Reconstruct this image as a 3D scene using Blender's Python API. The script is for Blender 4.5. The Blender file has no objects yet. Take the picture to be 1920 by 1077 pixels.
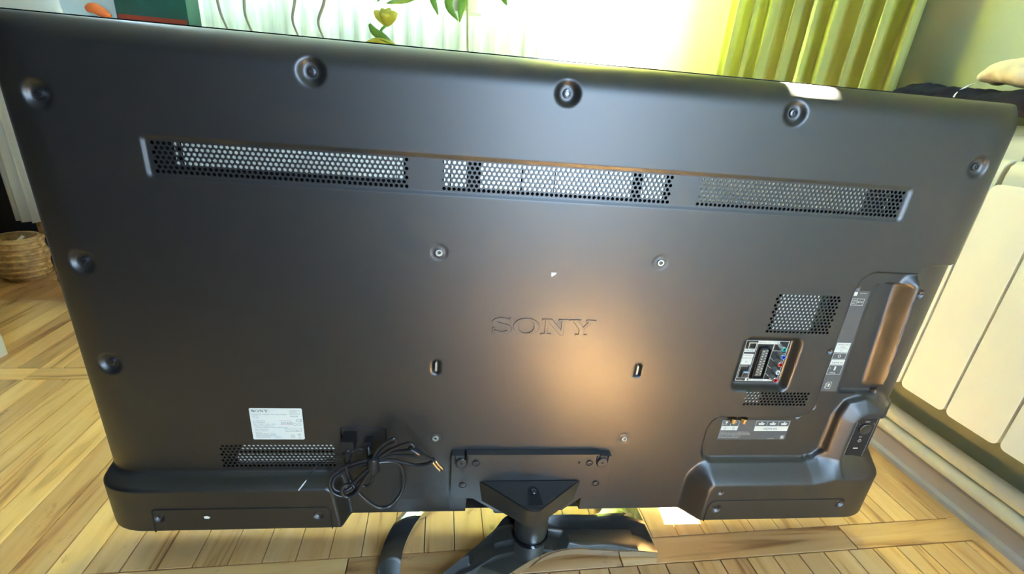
import bpy, bmesh, math, random
import numpy as np
from mathutils import Matrix, Vector
random.seed(7)
S = bpy.context.scene
C = S.collection
R = math.radians
PI = math.pi

# ---------------------------------------------------------------- camera
cd = bpy.data.cameras.new('camera'); cam = bpy.data.objects.new('camera', cd); C.objects.link(cam)
cd.sensor_width = 36.0; cd.sensor_fit = 'HORIZONTAL'; cd.lens = 877.7066 / 1920 * 36; cd.clip_start = .02
cam.matrix_world = (Matrix.Translation((-.1240, -.5800, .3395)) @ Matrix.Rotation(-.1230, 4, 'Z')
                    @ Matrix.Rotation(1.1894, 4, 'X') @ Matrix.Rotation(.0837, 4, 'Z'))
S.camera = cam

# ---------------------------------------------------------------- world, sun, exposure
ROT = R(2.5)                       # the room stands 2.5 degrees turned from the television
w = bpy.data.worlds.new('world'); S.world = w; w.use_nodes = True
nt = w.node_tree; nt.nodes.clear()
bg = nt.nodes.new('ShaderNodeBackground'); wo = nt.nodes.new('ShaderNodeOutputWorld')
tc = nt.nodes.new('ShaderNodeTexCoord'); sx = nt.nodes.new('ShaderNodeSeparateXYZ'); cr = nt.nodes.new('ShaderNodeValToRGB')
nt.links.new(tc.outputs['Generated'], sx.inputs[0]); nt.links.new(sx.outputs['Z'], cr.inputs[0]); nt.links.new(cr.outputs[0], bg.inputs[0])
cr.color_ramp.elements[0].position = 0.0; cr.color_ramp.elements[0].color = (.58, .77, 1, 1)
cr.color_ramp.elements[1].position = .8; cr.color_ramp.elements[1].color = (.42, .67, 1, 1)
bg.inputs[1].default_value = 10
nt.links.new(bg.outputs[0], wo.inputs[0])
sl = bpy.data.lights.new('sun', 'SUN'); sl.energy = 1600; sl.angle = R(1.2); sl.color = (1, .94, .68)
sun = bpy.data.objects.new('sun', sl); C.objects.link(sun)
sun_dir = Vector((-.07, -1.0, -1.48)).normalized()
sun.rotation_euler = sun_dir.to_track_quat('-Z', 'Y').to_euler(); sun.location = (1, 3, 4)
S.view_settings.view_transform = 'Standard'; S.view_settings.look = 'None'
S.view_settings.exposure = 1.5; S.view_settings.gamma = 1.0; S.view_settings.use_curve_mapping = False
S.cycles.use_denoising = True
S.cycles.max_bounces = 9; S.cycles.diffuse_bounces = 5; S.cycles.glossy_bounces = 5; S.cycles.transparent_max_bounces = 12
S.cycles.sample_clamp_indirect = 12

FZ = -.37                          # floor height; z = 0 is the middle of the television's back

# ---------------------------------------------------------------- helpers
def rm(v):                         # room frame -> world
    c, s = math.cos(ROT), math.sin(ROT)
    return (v[0]*c - v[1]*s, v[0]*s + v[1]*c, v[2])

def new_mat(name, col, rough=.5, metal=0., spec=.5, noise=None, bump=None, trans=0., coat=0., rnd=None, extra=None):
    m = bpy.data.materials.new(name); m.use_nodes = True
    t = m.node_tree; b = t.nodes['Principled BSDF']
    b.inputs['Base Color'].default_value = (*col, 1); b.inputs['Roughness'].default_value = rough
    b.inputs['Metallic'].default_value = metal; b.inputs['Specular IOR Level'].default_value = spec
    b.inputs['Coat Weight'].default_value = coat
    tcn = t.nodes.new('ShaderNodeTexCoord')
    if noise:                      # (scale, amount)  colour variation
        n = t.nodes.new('ShaderNodeTexNoise'); n.inputs['Scale'].default_value = noise[0]; n.inputs['Detail'].default_value = 4
        t.links.new(tcn.outputs['Object'], n.inputs['Vector'])
        r = t.nodes.new('ShaderNodeValToRGB'); a = noise[1]
        r.color_ramp.elements[0].position = .3; r.color_ramp.elements[0].color = (*[c*(1-a) for c in col], 1)
        r.color_ramp.elements[1].position = .7; r.color_ramp.elements[1].color = (*[min(1, c*(1+a)) for c in col], 1)
        t.links.new(n.outputs[0], r.inputs[0]); t.links.new(r.outputs[0], b.inputs['Base Color'])
    if bump:                       # (scale, strength, distance)
        n = t.nodes.new('ShaderNodeTexNoise'); n.inputs['Scale'].default_value = bump[0]; n.inputs['Detail'].default_value = 3
        t.links.new(tcn.outputs['Object'], n.inputs['Vector'])
        bn = t.nodes.new('ShaderNodeBump'); bn.inputs['Strength'].default_value = bump[1]; bn.inputs['Distance'].default_value = bump[2]
        t.links.new(n.outputs[0], bn.inputs['Height']); t.links.new(bn.outputs[0], b.inputs['Normal'])
    return m

def cloth_mat(name, col, translucent=.5, clear=0.):
    m = bpy.data.materials.new(name); m.use_nodes = True; t = m.node_tree; t.nodes.clear()
    o = t.nodes.new('ShaderNodeOutputMaterial'); d = t.nodes.new('ShaderNodeBsdfDiffuse'); tr = t.nodes.new('ShaderNodeBsdfTranslucent')
    n = t.nodes.new('ShaderNodeTexNoise'); n.inputs['Scale'].default_value = 9; n.inputs['Detail'].default_value = 5
    tcn = t.nodes.new('ShaderNodeTexCoord'); mp = t.nodes.new('ShaderNodeMapping'); mp.inputs['Scale'].default_value = (1, 1, .25)
    t.links.new(tcn.outputs['Object'], mp.inputs[0]); t.links.new(mp.outputs[0], n.inputs['Vector'])
    r = t.nodes.new('ShaderNodeValToRGB')
    r.color_ramp.elements[0].position = .3; r.color_ramp.elements[0].color = (*[c*.82 for c in col], 1)
    r.color_ramp.elements[1].position = .7; r.color_ramp.elements[1].color = (*[min(1, c*1.1) for c in col], 1)
    t.links.new(n.outputs[0], r.inputs[0])
    for s in (d, tr): t.links.new(r.outputs[0], s.inputs['Color'])
    mx = t.nodes.new('ShaderNodeMixShader'); mx.inputs[0].default_value = translucent
    t.links.new(d.outputs[0], mx.inputs[1]); t.links.new(tr.outputs[0], mx.inputs[2])
    out = mx
    if clear:
        tp = t.nodes.new('ShaderNodeBsdfTransparent'); m2 = t.nodes.new('ShaderNodeMixShader'); m2.inputs[0].default_value = clear
        t.links.new(mx.outputs[0], m2.inputs[1]); t.links.new(tp.outputs[0], m2.inputs[2]); out = m2
    t.links.new(out.outputs[0], o.inputs[0])
    return m

def wood_mat(name, light, mid, dark, per_object=True, rough=.28):
    """Boards whose grain runs along their local Y."""
    m = bpy.data.materials.new(name); m.use_nodes = True; t = m.node_tree; b = t.nodes['Principled BSDF']
    N = t.nodes.new; L = t.links.new
    tcn = N('ShaderNodeTexCoord'); oi = N('ShaderNodeObjectInfo')
    off = N('ShaderNodeVectorMath'); off.operation = 'ADD'
    mul = N('ShaderNodeVectorMath'); mul.operation = 'SCALE'; mul.inputs[3].default_value = 37.
    cb = N('ShaderNodeCombineXYZ'); L(oi.outputs['Random'], cb.inputs[0]); L(oi.outputs['Random'], cb.inputs[1]); L(cb.outputs[0], mul.inputs[0])
    L(tcn.outputs['Object'], off.inputs[0]); L(mul.outputs[0], off.inputs[1])
    mp = N('ShaderNodeMapping'); mp.inputs['Scale'].default_value = (26, 2.2, 26); L(off.outputs[0], mp.inputs[0])
    n1 = N('ShaderNodeTexNoise'); n1.inputs['Scale'].default_value = 1.6; n1.inputs['Detail'].default_value = 6; n1.inputs['Distortion'].default_value = .9
    L(mp.outputs[0], n1.inputs['Vector'])
    r1 = N('ShaderNodeValToRGB'); e = r1.color_ramp.elements
    e[0].position = .30; e[0].color = (*dark, 1); e[1].position = .72; e[1].color = (*light, 1)
    k = e.new(.42); k.color = (*mid, 1); k = e.new(.56); k.color = (*[(a+c)/2 for a, c in zip(mid, light)], 1)
    L(n1.outputs[0], r1.inputs[0])
    # knots and scuffs
    mp2 = N('ShaderNodeMapping'); mp2.inputs['Scale'].default_value = (9, 5, 9); L(off.outputs[0], mp2.inputs[0])
    n2 = N('ShaderNodeTexNoise'); n2.inputs['Scale'].default_value = 2.2; n2.inputs['Detail'].default_value = 8; n2.inputs['Roughness'].default_value = .65; L(mp2.outputs[0], n2.inputs['Vector'])
    r2 = N('ShaderNodeValToRGB'); r2.color_ramp.elements[0].position = .62; r2.color_ramp.elements[0].color = (0, 0, 0, 1)
    r2.color_ramp.elements[1].position = .76; r2.color_ramp.elements[1].color = (1, 1, 1, 1); L(n2.outputs[0], r2.inputs[0])
    mx = N('ShaderNodeMixRGB'); mx.inputs[2].default_value = (dark[0]*.35, dark[1]*.3, dark[2]*.3, 1)
    L(r2.outputs[0], mx.inputs[0]); L(r1.outputs[0], mx.inputs[1])
    hs = N('ShaderNodeHueSaturation')
    mr = N('ShaderNodeMapRange'); mr.inputs[3].default_value = .72; mr.inputs[4].default_value = 1.16; L(oi.outputs['Random'], mr.inputs[0])
    ms = N('ShaderNodeMath'); ms.operation = 'MULTIPLY_ADD'; ms.inputs[1].default_value = .010; ms.inputs[2].default_value = .490; L(oi.outputs['Random'], ms.inputs[0])
    if per_object: L(mr.outputs[0], hs.inputs['Value']); L(ms.outputs[0], hs.inputs['Hue'])
    L(mx.outputs[0], hs.inputs['Color']); L(hs.outputs[0], b.inputs['Base Color'])
    b.inputs['Roughness'].default_value = rough
    rr = N('ShaderNodeMapRange'); rr.inputs[3].default_value = rough-.08; rr.inputs[4].default_value = rough+.2; L(n2.outputs[0], rr.inputs[0]); L(rr.outputs[0], b.inputs['Roughness'])
    bn = N('ShaderNodeBump'); bn.inputs['Strength'].default_value = .35; bn.inputs['Distance'].default_value = .0010; L(n1.outputs[0], bn.inputs['Height']); L(bn.outputs[0], b.inputs['Normal'])
    return m

def link(name, me, m, parent=None, smooth=False):
    if m: me.materials.append(m)
    if smooth: me.polygons.foreach_set('use_smooth', [True]*len(me.polygons))
    o = bpy.data.objects.new(name, me); C.objects.link(o)
    if parent:
        o.parent = parent; o.matrix_parent_inverse = WM[parent].inverted()
    WM[o] = Matrix.Identity(4)
    return o
WM = {}

def mesh(name, v, f, m, parent=None, smooth=False):
    me = bpy.data.meshes.new(name); me.from_pydata([tuple(map(float, p)) for p in v], [], f); me.update()
    return link(name, me, m, parent, smooth)

def bobj(name, bm, m, parent=None, smooth=False, room=False, bevel=None):
    if bevel:
        bmesh.ops.bevel(bm, geom=[e for e in bm.edges if e.calc_face_angle(0) > R(30)], offset=bevel, segments=2, affect='EDGES', profile=.6)
    bmesh.ops.recalc_face_normals(bm, faces=bm.faces)
    if room:
        for v in bm.verts: v.co = Vector(rm(v.co))
    me = bpy.data.meshes.new(name); bm.to_mesh(me); bm.free()
    o = link(name, me, m, parent, smooth)
    return o

def autosmooth(o, ang=35):
    me = o.data
    me.polygons.foreach_set('use_smooth', [True]*len(me.polygons))
    try: me.set_sharp_from_angle(angle=R(ang))
    except Exception: pass
    return o

def box(bm, x0, x1, y0, y1, z0, z1):
    v = [bm.verts.new(p) for p in ((x0,y0,z0),(x1,y0,z0),(x1,y1,z0),(x0,y1,z0),(x0,y0,z1),(x1,y0,z1),(x1,y1,z1),(x0,y1,z1))]
    for f in ((0,3,2,1),(4,5,6,7),(0,1,5,4),(1,2,6,5),(2,3,7,6),(3,0,4,7)): bm.faces.new([v[i] for i in f])

def mbox(name, b, m, parent=None, room=False, bevel=None):
    bm = bmesh.new(); box(bm, *b)
    return bobj(name, bm, m, parent, room=room, bevel=bevel)

def lathe(bm, prof, c, axis='y', n=24, cap=True):
    """prof: (radius, offset along axis); axis 'y' points to the camera side as -y."""
    rings = []
    for r, h in prof:
        ring = []
        for i in range(n):
            a = 2*PI*i/n; u, v = r*math.cos(a), r*math.sin(a)
            p = (c[0]+u, c[1]-h, c[2]+v) if axis == 'y' else ((c[0]+u, c[1]+v, c[2]+h) if axis == 'z' else (c[0]+h, c[1]+u, c[2]+v))
            ring.append(bm.verts.new(p))
        rings.append(ring)
    for a, b in zip(rings, rings[1:]):
        for i in range(n): bm.faces.new([a[i], a[(i+1) % n], b[(i+1) % n], b[i]])
    if cap:
        for r in (rings[0], rings[-1]):
            try: bm.faces.new(r)
            except ValueError: pass

def prism(bm, pts, a, b, axis='y'):
    """polygon pts extruded from a to b along axis; 'y': pts are (x,z); 'z': pts are (x,y)."""
    mk = (lambda p, h: (p[0], h, p[1])) if axis == 'y' else ((lambda p, h: (p[0], p[1], h)) if axis == 'z' else (lambda p, h: (h, p[0], p[1])))
    A = [bm.verts.new(mk(p, a)) for p in pts]; B = [bm.verts.new(mk(p, b)) for p in pts]
    bm.faces.new(A); bm.faces.new(B[::-1]); n = len(pts)
    for i in range(n): bm.faces.new([A[i], A[(i+1) % n], B[(i+1) % n], B[i]])

def rounded(x0, x1, z0, z1, r, n=5):
    if not isinstance(r, (tuple, list)): r = (r,)*4       # bl, br, tr, tl
    P = []
    for (cx, cz, a0, rr) in ((x0+r[0], z0+r[0], 180, r[0]), (x1-r[1], z0+r[1], 270, r[1]), (x1-r[2], z1-r[2], 0, r[2]), (x0+r[3], z1-r[3], 90, r[3])):
        if rr == 0: P.append((cx, cz)); continue
        for k in range(n+1):
            a = R(a0+90*k/n); P.append((cx+rr*math.cos(a), cz+rr*math.sin(a)))
    return P

def smooth_path(pts, k=6):
    P = [np.array(p, float) for p in pts]; P = [2*P[0]-P[1]] + P + [2*P[-1]-P[-2]]; out = []
    for i in range(1, len(P)-2):
        for j in range(k):
            t = j/k; a, b, c, d = P[i-1:i+3]
            out.append(.5*((2*b)+(-a+c)*t+(2*a-5*b+4*c-d)*t*t+(-a+3*b-3*c+d)*t**3))
    out.append(P[-2]); return out

def tube(bm, pts, r, n=10, k=6, sm=True, flat=1.):
    P = smooth_path(pts, k) if sm else [np.array(p, float) for p in pts]
    rr = r if callable(r) else (lambda t: r)
    up = np.array([0, 0, 1.]); prev = None; rings = []
    for i, p in enumerate(P):
        t = P[min(i+1, len(P)-1)] - P[max(i-1, 0)]; t = t/(np.linalg.norm(t)+1e-9)
        if prev is None:
            a = np.cross(t, up if abs(t[2]) < .9 else np.array([1., 0, 0]))
        else: a = prev - t*np.dot(prev, t)
        a = a/(np.linalg.norm(a)+1e-9); prev = a; b = np.cross(t, a); q = rr(i/(len(P)-1))
        rings.append([bm.verts.new(p + q*(math.cos(2*PI*j/n)*a + flat*math.sin(2*PI*j/n)*b)) for j in range(n)])
    for A, B in zip(rings, rings[1:]):
        for j in range(n): bm.faces.new([A[j], A[(j+1) % n], B[(j+1) % n], B[j]])
    bm.faces.new(rings[0][::-1]); bm.faces.new(rings[-1])

def empty(name, loc, label=None, cat=None, group=None):
    o = bpy.data.objects.new(name, None); C.objects.link(o); o.location = loc; o.empty_display_size = .05
    WM[o] = Matrix.Translation(loc); tag(o, label, cat, group); return o
def tag(o, label=None, cat=None, group=None, kind=None):
    if label: o['label'] = label
    if cat: o['category'] = cat
    if group: o['group'] = group
    if kind: o['kind'] = kind
    return o
def struct(o): o['kind'] = 'structure'; return o

def text_mesh(items, y, thick=0.):
    """items on the plane facing -y: ('t', str, x, z, size[, sx]) text from its lower left, ('r',x0,x1,z0,z1) bar, ('f',x0,x1,z0,z1,w) frame, ('c',x,z,r) disc, ('o',x,z,r,w) ring."""
    bm = bmesh.new()
    for it in items:
        if it[0] == 't':
            cu = bpy.data.curves.new('t', 'FONT'); cu.body = it[1]; cu.size = it[4]; cu.resolution_u = 2; cu.extrude = 0
            o = bpy.data.objects.new('t', cu); me = bpy.data.meshes.new_from_object(o)
            sxx = it[5] if len(it) > 5 else 1.
            ang = it[6] if len(it) > 6 else 0.
            ca, sa = math.cos(ang), math.sin(ang)
            vs = [bm.verts.new((it[2]+v.co.x*sxx*ca-v.co.y*sa, y, it[3]+v.co.x*sxx*sa+v.co.y*ca)) for v in me.vertices]
            for p in me.polygons:
                try: bm.faces.new([vs[i] for i in p.vertices])
                except ValueError: pass
            bpy.data.meshes.remove(me); bpy.data.objects.remove(o); bpy.data.curves.remove(cu)
        else:
            def rect(x0, x1, z0, z1): bm.faces.new([bm.verts.new(p) for p in ((x0,y,z0),(x1,y,z0),(x1,y,z1),(x0,y,z1))])
            if it[0] == 'r': rect(*it[1:5])
            elif it[0] == 'f':
                _, x0, x1, z0, z1, ww = it
                rect(x0,x1,z0,z0+ww); rect(x0,x1,z1-ww,z1); rect(x0,x0+ww,z0+ww,z1-ww); rect(x1-ww,x1,z0+ww,z1-ww)
            elif it[0] == 'p':
                bm.faces.new([bm.verts.new((a, y, b)) for a, b in it[1]])
            elif it[0] in 'co':
                n = 18; ri = 0 if it[0] == 'c' else it[3]-it[4]
                A = [bm.verts.new((it[1]+it[3]*math.cos(2*PI*i/n), y, it[2]+it[3]*math.sin(2*PI*i/n))) for i in range(n)]
                if ri:
                    B = [bm.verts.new((it[1]+ri*math.cos(2*PI*i/n), y, it[2]+ri*math.sin(2*PI*i/n))) for i in range(n)]
                    for i in range(n): bm.faces.new([A[i], A[(i+1) % n], B[(i+1) % n], B[i]])
                else: bm.faces.new(A)
    return bm
def printed(name, items, y, m, parent):
    o = bobj(name, text_mesh(items, y), m, parent); o['kind'] = 'stuff'; return o

# ---------------------------------------------------------------- materials
M = {}
def tv_plastic(name, col, rough):
    m = new_mat(name, col, rough, spec=.5, bump=(900, .04, .0004)); m.node_tree.nodes['Principled BSDF'].inputs['IOR'].default_value = 1.95; return m
M['cover'] = tv_plastic('satin_black_plastic', (.0045, .004, .004), .43)
M['module'] = tv_plastic('satin_black_plastic_module', (.009, .0085, .0085), .40)
M['black'] = new_mat('black_plastic', (.012, .012, .013), .45)
M['deep'] = new_mat('deep_black', (.004, .004, .005), .7)
M['gloss'] = new_mat('gloss_black', (.008, .008, .009), .12)
M['screw'] = new_mat('black_screw', (.13, .13, .14), .3, metal=.9)
M['board'] = new_mat('circuit_board', (.03, .07, .03), .5, noise=(300, .6))
M['metal'] = new_mat('zinc_metal', (.78, .76, .70), .34, metal=.85, noise=(40, .12))
M['sheet'] = new_mat('galvanised_sheet', (.93, .87, .72), .45, metal=.8, noise=(35, .18))
M['chrome'] = new_mat('smoked_chrome', (.78, .79, .77), .07, metal=.96)
M['chrome_dusty'] = new_mat('dust_speck', (.75, .76, .76), .7)
M['white'] = new_mat('white_paper', (.90, .87, .76), .55)
M['ink'] = new_mat('grey_ink', (.10, .10, .10), .6)
M['inkl'] = new_mat('pale_ink', (.30, .30, .30), .6)
M['red_ink'] = new_mat('red_ink', (.75, .25, .22), .6)
M['print'] = new_mat('cream_print', (.72, .70, .60), .55)
M['grey_label'] = new_mat('grey_label', (.10, .10, .098), .5)
M['cable'] = new_mat('black_cable_rubber', (.018, .018, .02), .3, spec=.6)
M['gold'] = new_mat('gold_metal', (.85, .62, .35), .25, metal=1.)
for k, c in (('green', (.03, .45, .38)), ('blue', (.05, .16, .62)), ('red', (.65, .04, .04)), ('whitep', (.8, .8, .78))): M['jack_'+k] = new_mat('jack_'+k, c, .4)
M['wall'] = new_mat('olive_green_paint', (.35, .37, .24), .65, noise=(3, .07), bump=(60, .15, .002))
M['wall_pale'] = new_mat('cream_paint', (.62, .60, .50), .7, noise=(3, .05))
M['ceiling'] = new_mat('white_ceiling_paint', (.70, .70, .66), .8, noise=(2, .03))
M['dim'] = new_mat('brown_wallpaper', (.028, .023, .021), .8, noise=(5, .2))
M['plank'] = wood_mat('oak_parquet', (.90, .60, .27), (.80, .48, .18), (.44, .22, .075))
M['gap'] = new_mat('parquet_joint', (.035, .025, .018), .9, noise=(20, .3))
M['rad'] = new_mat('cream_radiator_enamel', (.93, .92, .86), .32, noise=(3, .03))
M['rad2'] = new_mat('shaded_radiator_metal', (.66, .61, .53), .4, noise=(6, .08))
M['pipe'] = new_mat('cream_pipe_paint', (.76, .76, .66), .4, noise=(8, .06))
M['skirt'] = new_mat('lavender_grey_skirting', (.48, .45, .46), .5, noise=(8, .06))
M['lime'] = cloth_mat('lime_curtain_fabric', (.66, .70, .28), .45)
M['tulle'] = cloth_mat('white_tulle', (.68, .70, .55), .5, clear=.06)
M['creamcloth'] = cloth_mat('cream_curtain_fabric', (.62, .58, .46), .25)
M['sill'] = new_mat('white_sill_paint', (.85, .83, .72), .35)
M['frame'] = new_mat('white_window_frame', (.85, .85, .80), .4)
M['navy'] = new_mat('navy_cloth', (.006, .008, .020), 1., spec=.1, noise=(30, .3), bump=(50, .5, .004))
M['beige'] = new_mat('beige_cloth', (.72, .60, .42), .9, noise=(25, .1), bump=(60, .4, .003))
M['thread'] = new_mat('white_piping', (.8, .8, .78), .7)
M['leaf'] = new_mat('green_leaf', (.20, .42, .06), .4, noise=(20, .3))
M['leafy'] = new_mat('yellow_green_leaf', (.62, .62, .08), .4, noise=(20, .2))
M['teal'] = new_mat('dark_teal_box', (.015, .10, .085), .3, noise=(6, .5))
M['orange'] = new_mat('orange_plastic', (.90, .22, .06), .4)
M['paleblue'] = new_mat('pale_blue_plastic', (.66, .78, .76), .5)
M['brown'] = wood_mat('brown_cabinet_wood', (.40, .22, .07), (.30, .14, .04), (.12, .05, .02), False)
M['whitewood'] = new_mat('white_lacquer', (.74, .72, .68), .4, noise=(5, .05))
M['wicker'] = new_mat('tan_wicker', (.62, .37, .15), .6, noise=(60, .3), bump=(120, .5, .003))
M['bag'] = new_mat('black_nylon', (.012, .011, .012), .6, bump=(80, .3, .003))
glass = bpy.data.materials.new('window_glass'); glass.use_nodes = True; t = glass.node_tree; t.nodes.clear()
go = t.nodes.new('ShaderNodeOutputMaterial'); gt = t.nodes.new('ShaderNodeBsdfTransparent'); gg = t.nodes.new('ShaderNodeBsdfGlossy'); gg.inputs['Roughness'].default_value = .02
gm = t.nodes.new('ShaderNodeMixShader'); gm.inputs[0].default_value = .06
t.links.new(gt.outputs[0], gm.inputs[1]); t.links.new(gg.outputs[0], gm.inputs[2]); t.links.new(gm.outputs[0], go.inputs[0])
M['glass'] = glass

# ================================================================ ROOM (room frame, turned by ROT)
XL, XR, YB, YF, ZC = -2.3, .925, 1.32, -2.15, 3.05        # left, right, back (window), front (behind the camera), ceiling
def holed_wall(name, fixed, axis, a0, a1, z0, z1, h, t0, t1, m):
    """wall slab with one rectangular opening h=(ha0,ha1,hz0,hz1)"""
    bm = bmesh.new()
    for (p, q, r, s) in ((a0, h[0], z0, z1), (h[1], a1, z0, z1), (h[0], h[1], z0, h[2]), (h[0], h[1], h[3], z1)):
        if q-p < 1e-6 or s-r < 1e-6: continue
        if axis == 'x': box(bm, p, q, t0, t1, r, s)
        else: box(bm, t0, t1, p, q, r, s)
    return struct(bobj(name, bm, m, room=True))
WB = (-1.32, .53, .46, 2.90)                             # opening in the back wall
WF = (.10, .70, -.32, 1.80)                              # balcony door in the front wall, behind the camera
holed_wall('wall_back', None, 'x', XL-.15, XR+.15, FZ-.05, ZC, WB, YB, YB+.16, M['wall_pale'])
struct(mbox('wall_right', (XR, XR+.15, YF-.15, YB, FZ-.05, ZC), M['wall'], room=True))
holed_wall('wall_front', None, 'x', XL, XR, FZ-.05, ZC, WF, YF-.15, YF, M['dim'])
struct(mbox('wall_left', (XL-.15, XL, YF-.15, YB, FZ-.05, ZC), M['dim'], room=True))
struct(mbox('ceiling', (XL-.15, XR+.15, YF-.15, YB+.16, ZC, ZC+.1), M['ceiling'], room=True))

# windows: frame with mullions and panes set in the openings
def window(name, axis, o, t, muls):
    e = empty(name, rm(((o[0]+o[1])/2, t, o[2]) if axis == 'x' else (t, (o[0]+o[1])/2, o[2]))); e['kind'] = 'structure'
    def put(nm, a0, a1, z0, z1, d0, d1, m, bv=None):
        b = (a0, a1, d0, d1, z0, z1) if axis == 'x' else (d0, d1, a0, a1, z0, z1)
        return mbox(nm, b, m, e, room=True, bevel=bv)
    wd = .05
    put('sash', o[0], o[1], o[2], o[2]+wd, t, t+.05, M['frame'], .004); put('sash', o[0], o[1], o[3]-wd, o[3], t, t+.05, M['frame'], .004)
    xs = [o[0]] + list(muls) + [o[1]-wd]
    for x in xs: put('sash', x, x+wd, o[2]+wd, o[3]-wd, t, t+.05, M['frame'], .004)
    for a, b in zip(xs, xs[1:]): put('pane', a+wd, b, o[2]+wd, o[3]-wd, t+.022, t+.027, M['glass'])
    return e
window('window_1', 'x', WB, YB+.05, (-.75, -.12))
window('window_2', 'x', WF, YF-.10, ())
# daylight portals in the two openings (they only guide sky light)
def portal(c, sx_, sz_, d):
    l = bpy.data.lights.new('daylight_portal', 'AREA'); l.shape = 'RECTANGLE'; l.size = sx_; l.size_y = sz_; l.cycles.is_portal = True
    o = bpy.data.objects.new('daylight_portal', l); C.objects.link(o); o.location = rm(c)
    o.rotation_euler = (Vector(rm(d))).to_track_quat('-Z', 'Y').to_euler()
portal(((WB[0]+WB[1])/2, YB+.13, (WB[2]+WB[3])/2), WB[1]-WB[0], WB[3]-WB[2], (0, -1, 0))
portal(((WF[0]+WF[1])/2, YF-.13, (WF[2]+WF[3])/2), WF[1]-WF[0], WF[3]-WF[2], (0, 1, 0))
struct(mbox('sun_block_slab', (XL-.3, .45, YB+.17, YB+2.1, 3.04, 3.14), M['wall_pale'], room=True))   # added unseen slab, keeps the sun off the left of the window
# window sill
sill = mbox('trim_1', (WB[0]-.05, WB[1]+.05, YB-.20, YB+.05, WB[2]-.03, WB[2]), M['sill'], room=True, bevel=.006); struct(sill)

# ---- floor: ladder parquet, planks 50 mm wide running away from the camera, cross boards between the rows
PW = .0505
floor = struct(mbox('floor', (XL, XR, YF, YB, FZ-.06, FZ-.012), M['gap'], room=True))
def plank_mesh(nm, lx, ly, g=.0011):
    bm = bmesh.new(); box(bm, -lx/2+g, lx/2-g, -ly/2+g, ly/2-g, -.012, 0)
    bmesh.ops.bevel(bm, geom=[e for e in bm.edges if all(v.co.z > -.001 for v in e.verts)], offset=.0004, segments=1, affect='EDGES')
    me = bpy.data.meshes.new(nm); bm.to_mesh(me); bm.free(); me.materials.append(M['plank']); return me
ROWL, STR = .53, .0505
pm = plank_mesh('plank', PW, ROWL); sm_ = plank_mesh('cross_plank', STR, .45)
cnt = 0; far = []
def put_plank(me, x, y, rz, w_, l_):
    global cnt
    wx, wy, _ = rm((x, y, 0))
    vis = (wy > -.33) and not (x > .98) and (wx > -1.95) and abs(wx) < 2.3 and wy < 1.3
    if wy > .12 and -.55 < wx < .70: vis = vis and False          # hidden behind the television
    if vis and cnt < 290:
        o = bpy.data.objects.new('plank', me); C.objects.link(o)
        o.matrix_world = Matrix.Translation((wx, wy, FZ)) @ Matrix.Rotation(ROT+rz, 4, 'Z')
        o.parent = floor; cnt += 1
    else: far.append((x, y, rz, w_, l_))
y = -.0095
rows = []
yy = -.0095
while yy < YB: rows.append(('r', yy, min(yy+ROWL, YB))); rows.append(('s', yy+ROWL, yy+ROWL+STR)); yy += ROWL+STR
yy = -.0095
while yy > YF: rows.append(('s', yy-STR, yy)); rows.append(('r', yy-STR-ROWL, yy-STR)); yy -= ROWL+STR
rows.sort(key=lambda r: abs((r[1]+r[2])/2+.05))
for kd, a, b in rows:
    c = (a+b)/2
    if kd == 'r':
        n0 = int((XL+.518)/PW)-1; n1 = int((XR-.02+.518)/PW)
        for i in range(n0, n1+1):
            x = -.518+PW*(i+.5)
            if XL+.03 < x < XR-.03: put_plank(pm, x, c, 0, PW, ROWL)
    else:
        x = -.285-.45*6+.225 + (.0 if abs(c) < .2 else random.random()*.4)
        while x < XR+.2:
            if XL+.2 < x < XR-.0: put_plank(sm_, x, c, PI/2, STR, .45)
            x += .45
bm = bmesh.new()                       # the planks nobody sees from here, still real boards, in one object
for x, y, rz, w_, l_ in far:
    if rz: w_, l_ = l_, w_
    box(bm, x-w_/2+.0007, x+w_/2-.0007, max(YF, y-l_/2+.0007), min(YB, y+l_/2-.0007), FZ-.012, FZ)
fo = bobj('far_planks', bm, M['plank'], floor, room=True); fo['kind'] = 'stuff'
bm = bmesh.new(); box(bm, XR-.06, XR, -1.6, YB, FZ-.012, FZ-.001); tag(bobj('edge_board', bm, M['plank'], floor, room=True))

M['added_rug'] = new_mat('added_dark_rug', (.020, .015, .013), .95, noise=(40, .4), bump=(300, .5, .003))
bm = bmesh.new(); prism(bm, rounded(-2.22, -.33, -2.1, -.62, .03), FZ+.0005, FZ+.012, 'z'); bobj('added_rug', bm, M['added_rug'], floor, room=True)   # added unseen carpet behind the camera, darkens the left half of the reflection
# ---- baseboard, heating pipes
bm = bmesh.new()
prof = [(XR, FZ), (XR-.035, FZ), (XR-.035, FZ+.010), (XR-.028, FZ+.016), (XR-.026, FZ+.045), (XR-.020, FZ+.055), (XR, FZ+.056)]
A = [bm.verts.new((p[0], YF, p[1])) for p in prof]; B = [bm.verts.new((p[0], YB, p[1])) for p in prof]
bm.faces.new(A); bm.faces.new(B)
for i in range(len(prof)): bm.faces.new([A[i], A[(i+1) % len(prof)], B[(i+1) % len(prof)], B[i]])
struct(bobj('baseboard_right', bm, M['skirt'], room=True))
for z, r, lab in ((-.258, .0165, 'upper of two cream heating pipes along the green wall'), (-.293, .0145, 'lower of two cream heating pipes, just above the grey skirting')):
    bm = bmesh.new(); tube(bm, [(XR-.040, -1.6, z), (XR-.040, -.8, z+.001), (XR-.040, 0, z), (XR-.040, .9, z), (XR-.040, YB-.02, z)], r, 16)
    o = bobj('heating_pipe', bm, M['pipe'], smooth=True, room=True); tag(o, lab, 'pipe', 'heating pipes along the right wall')

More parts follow.
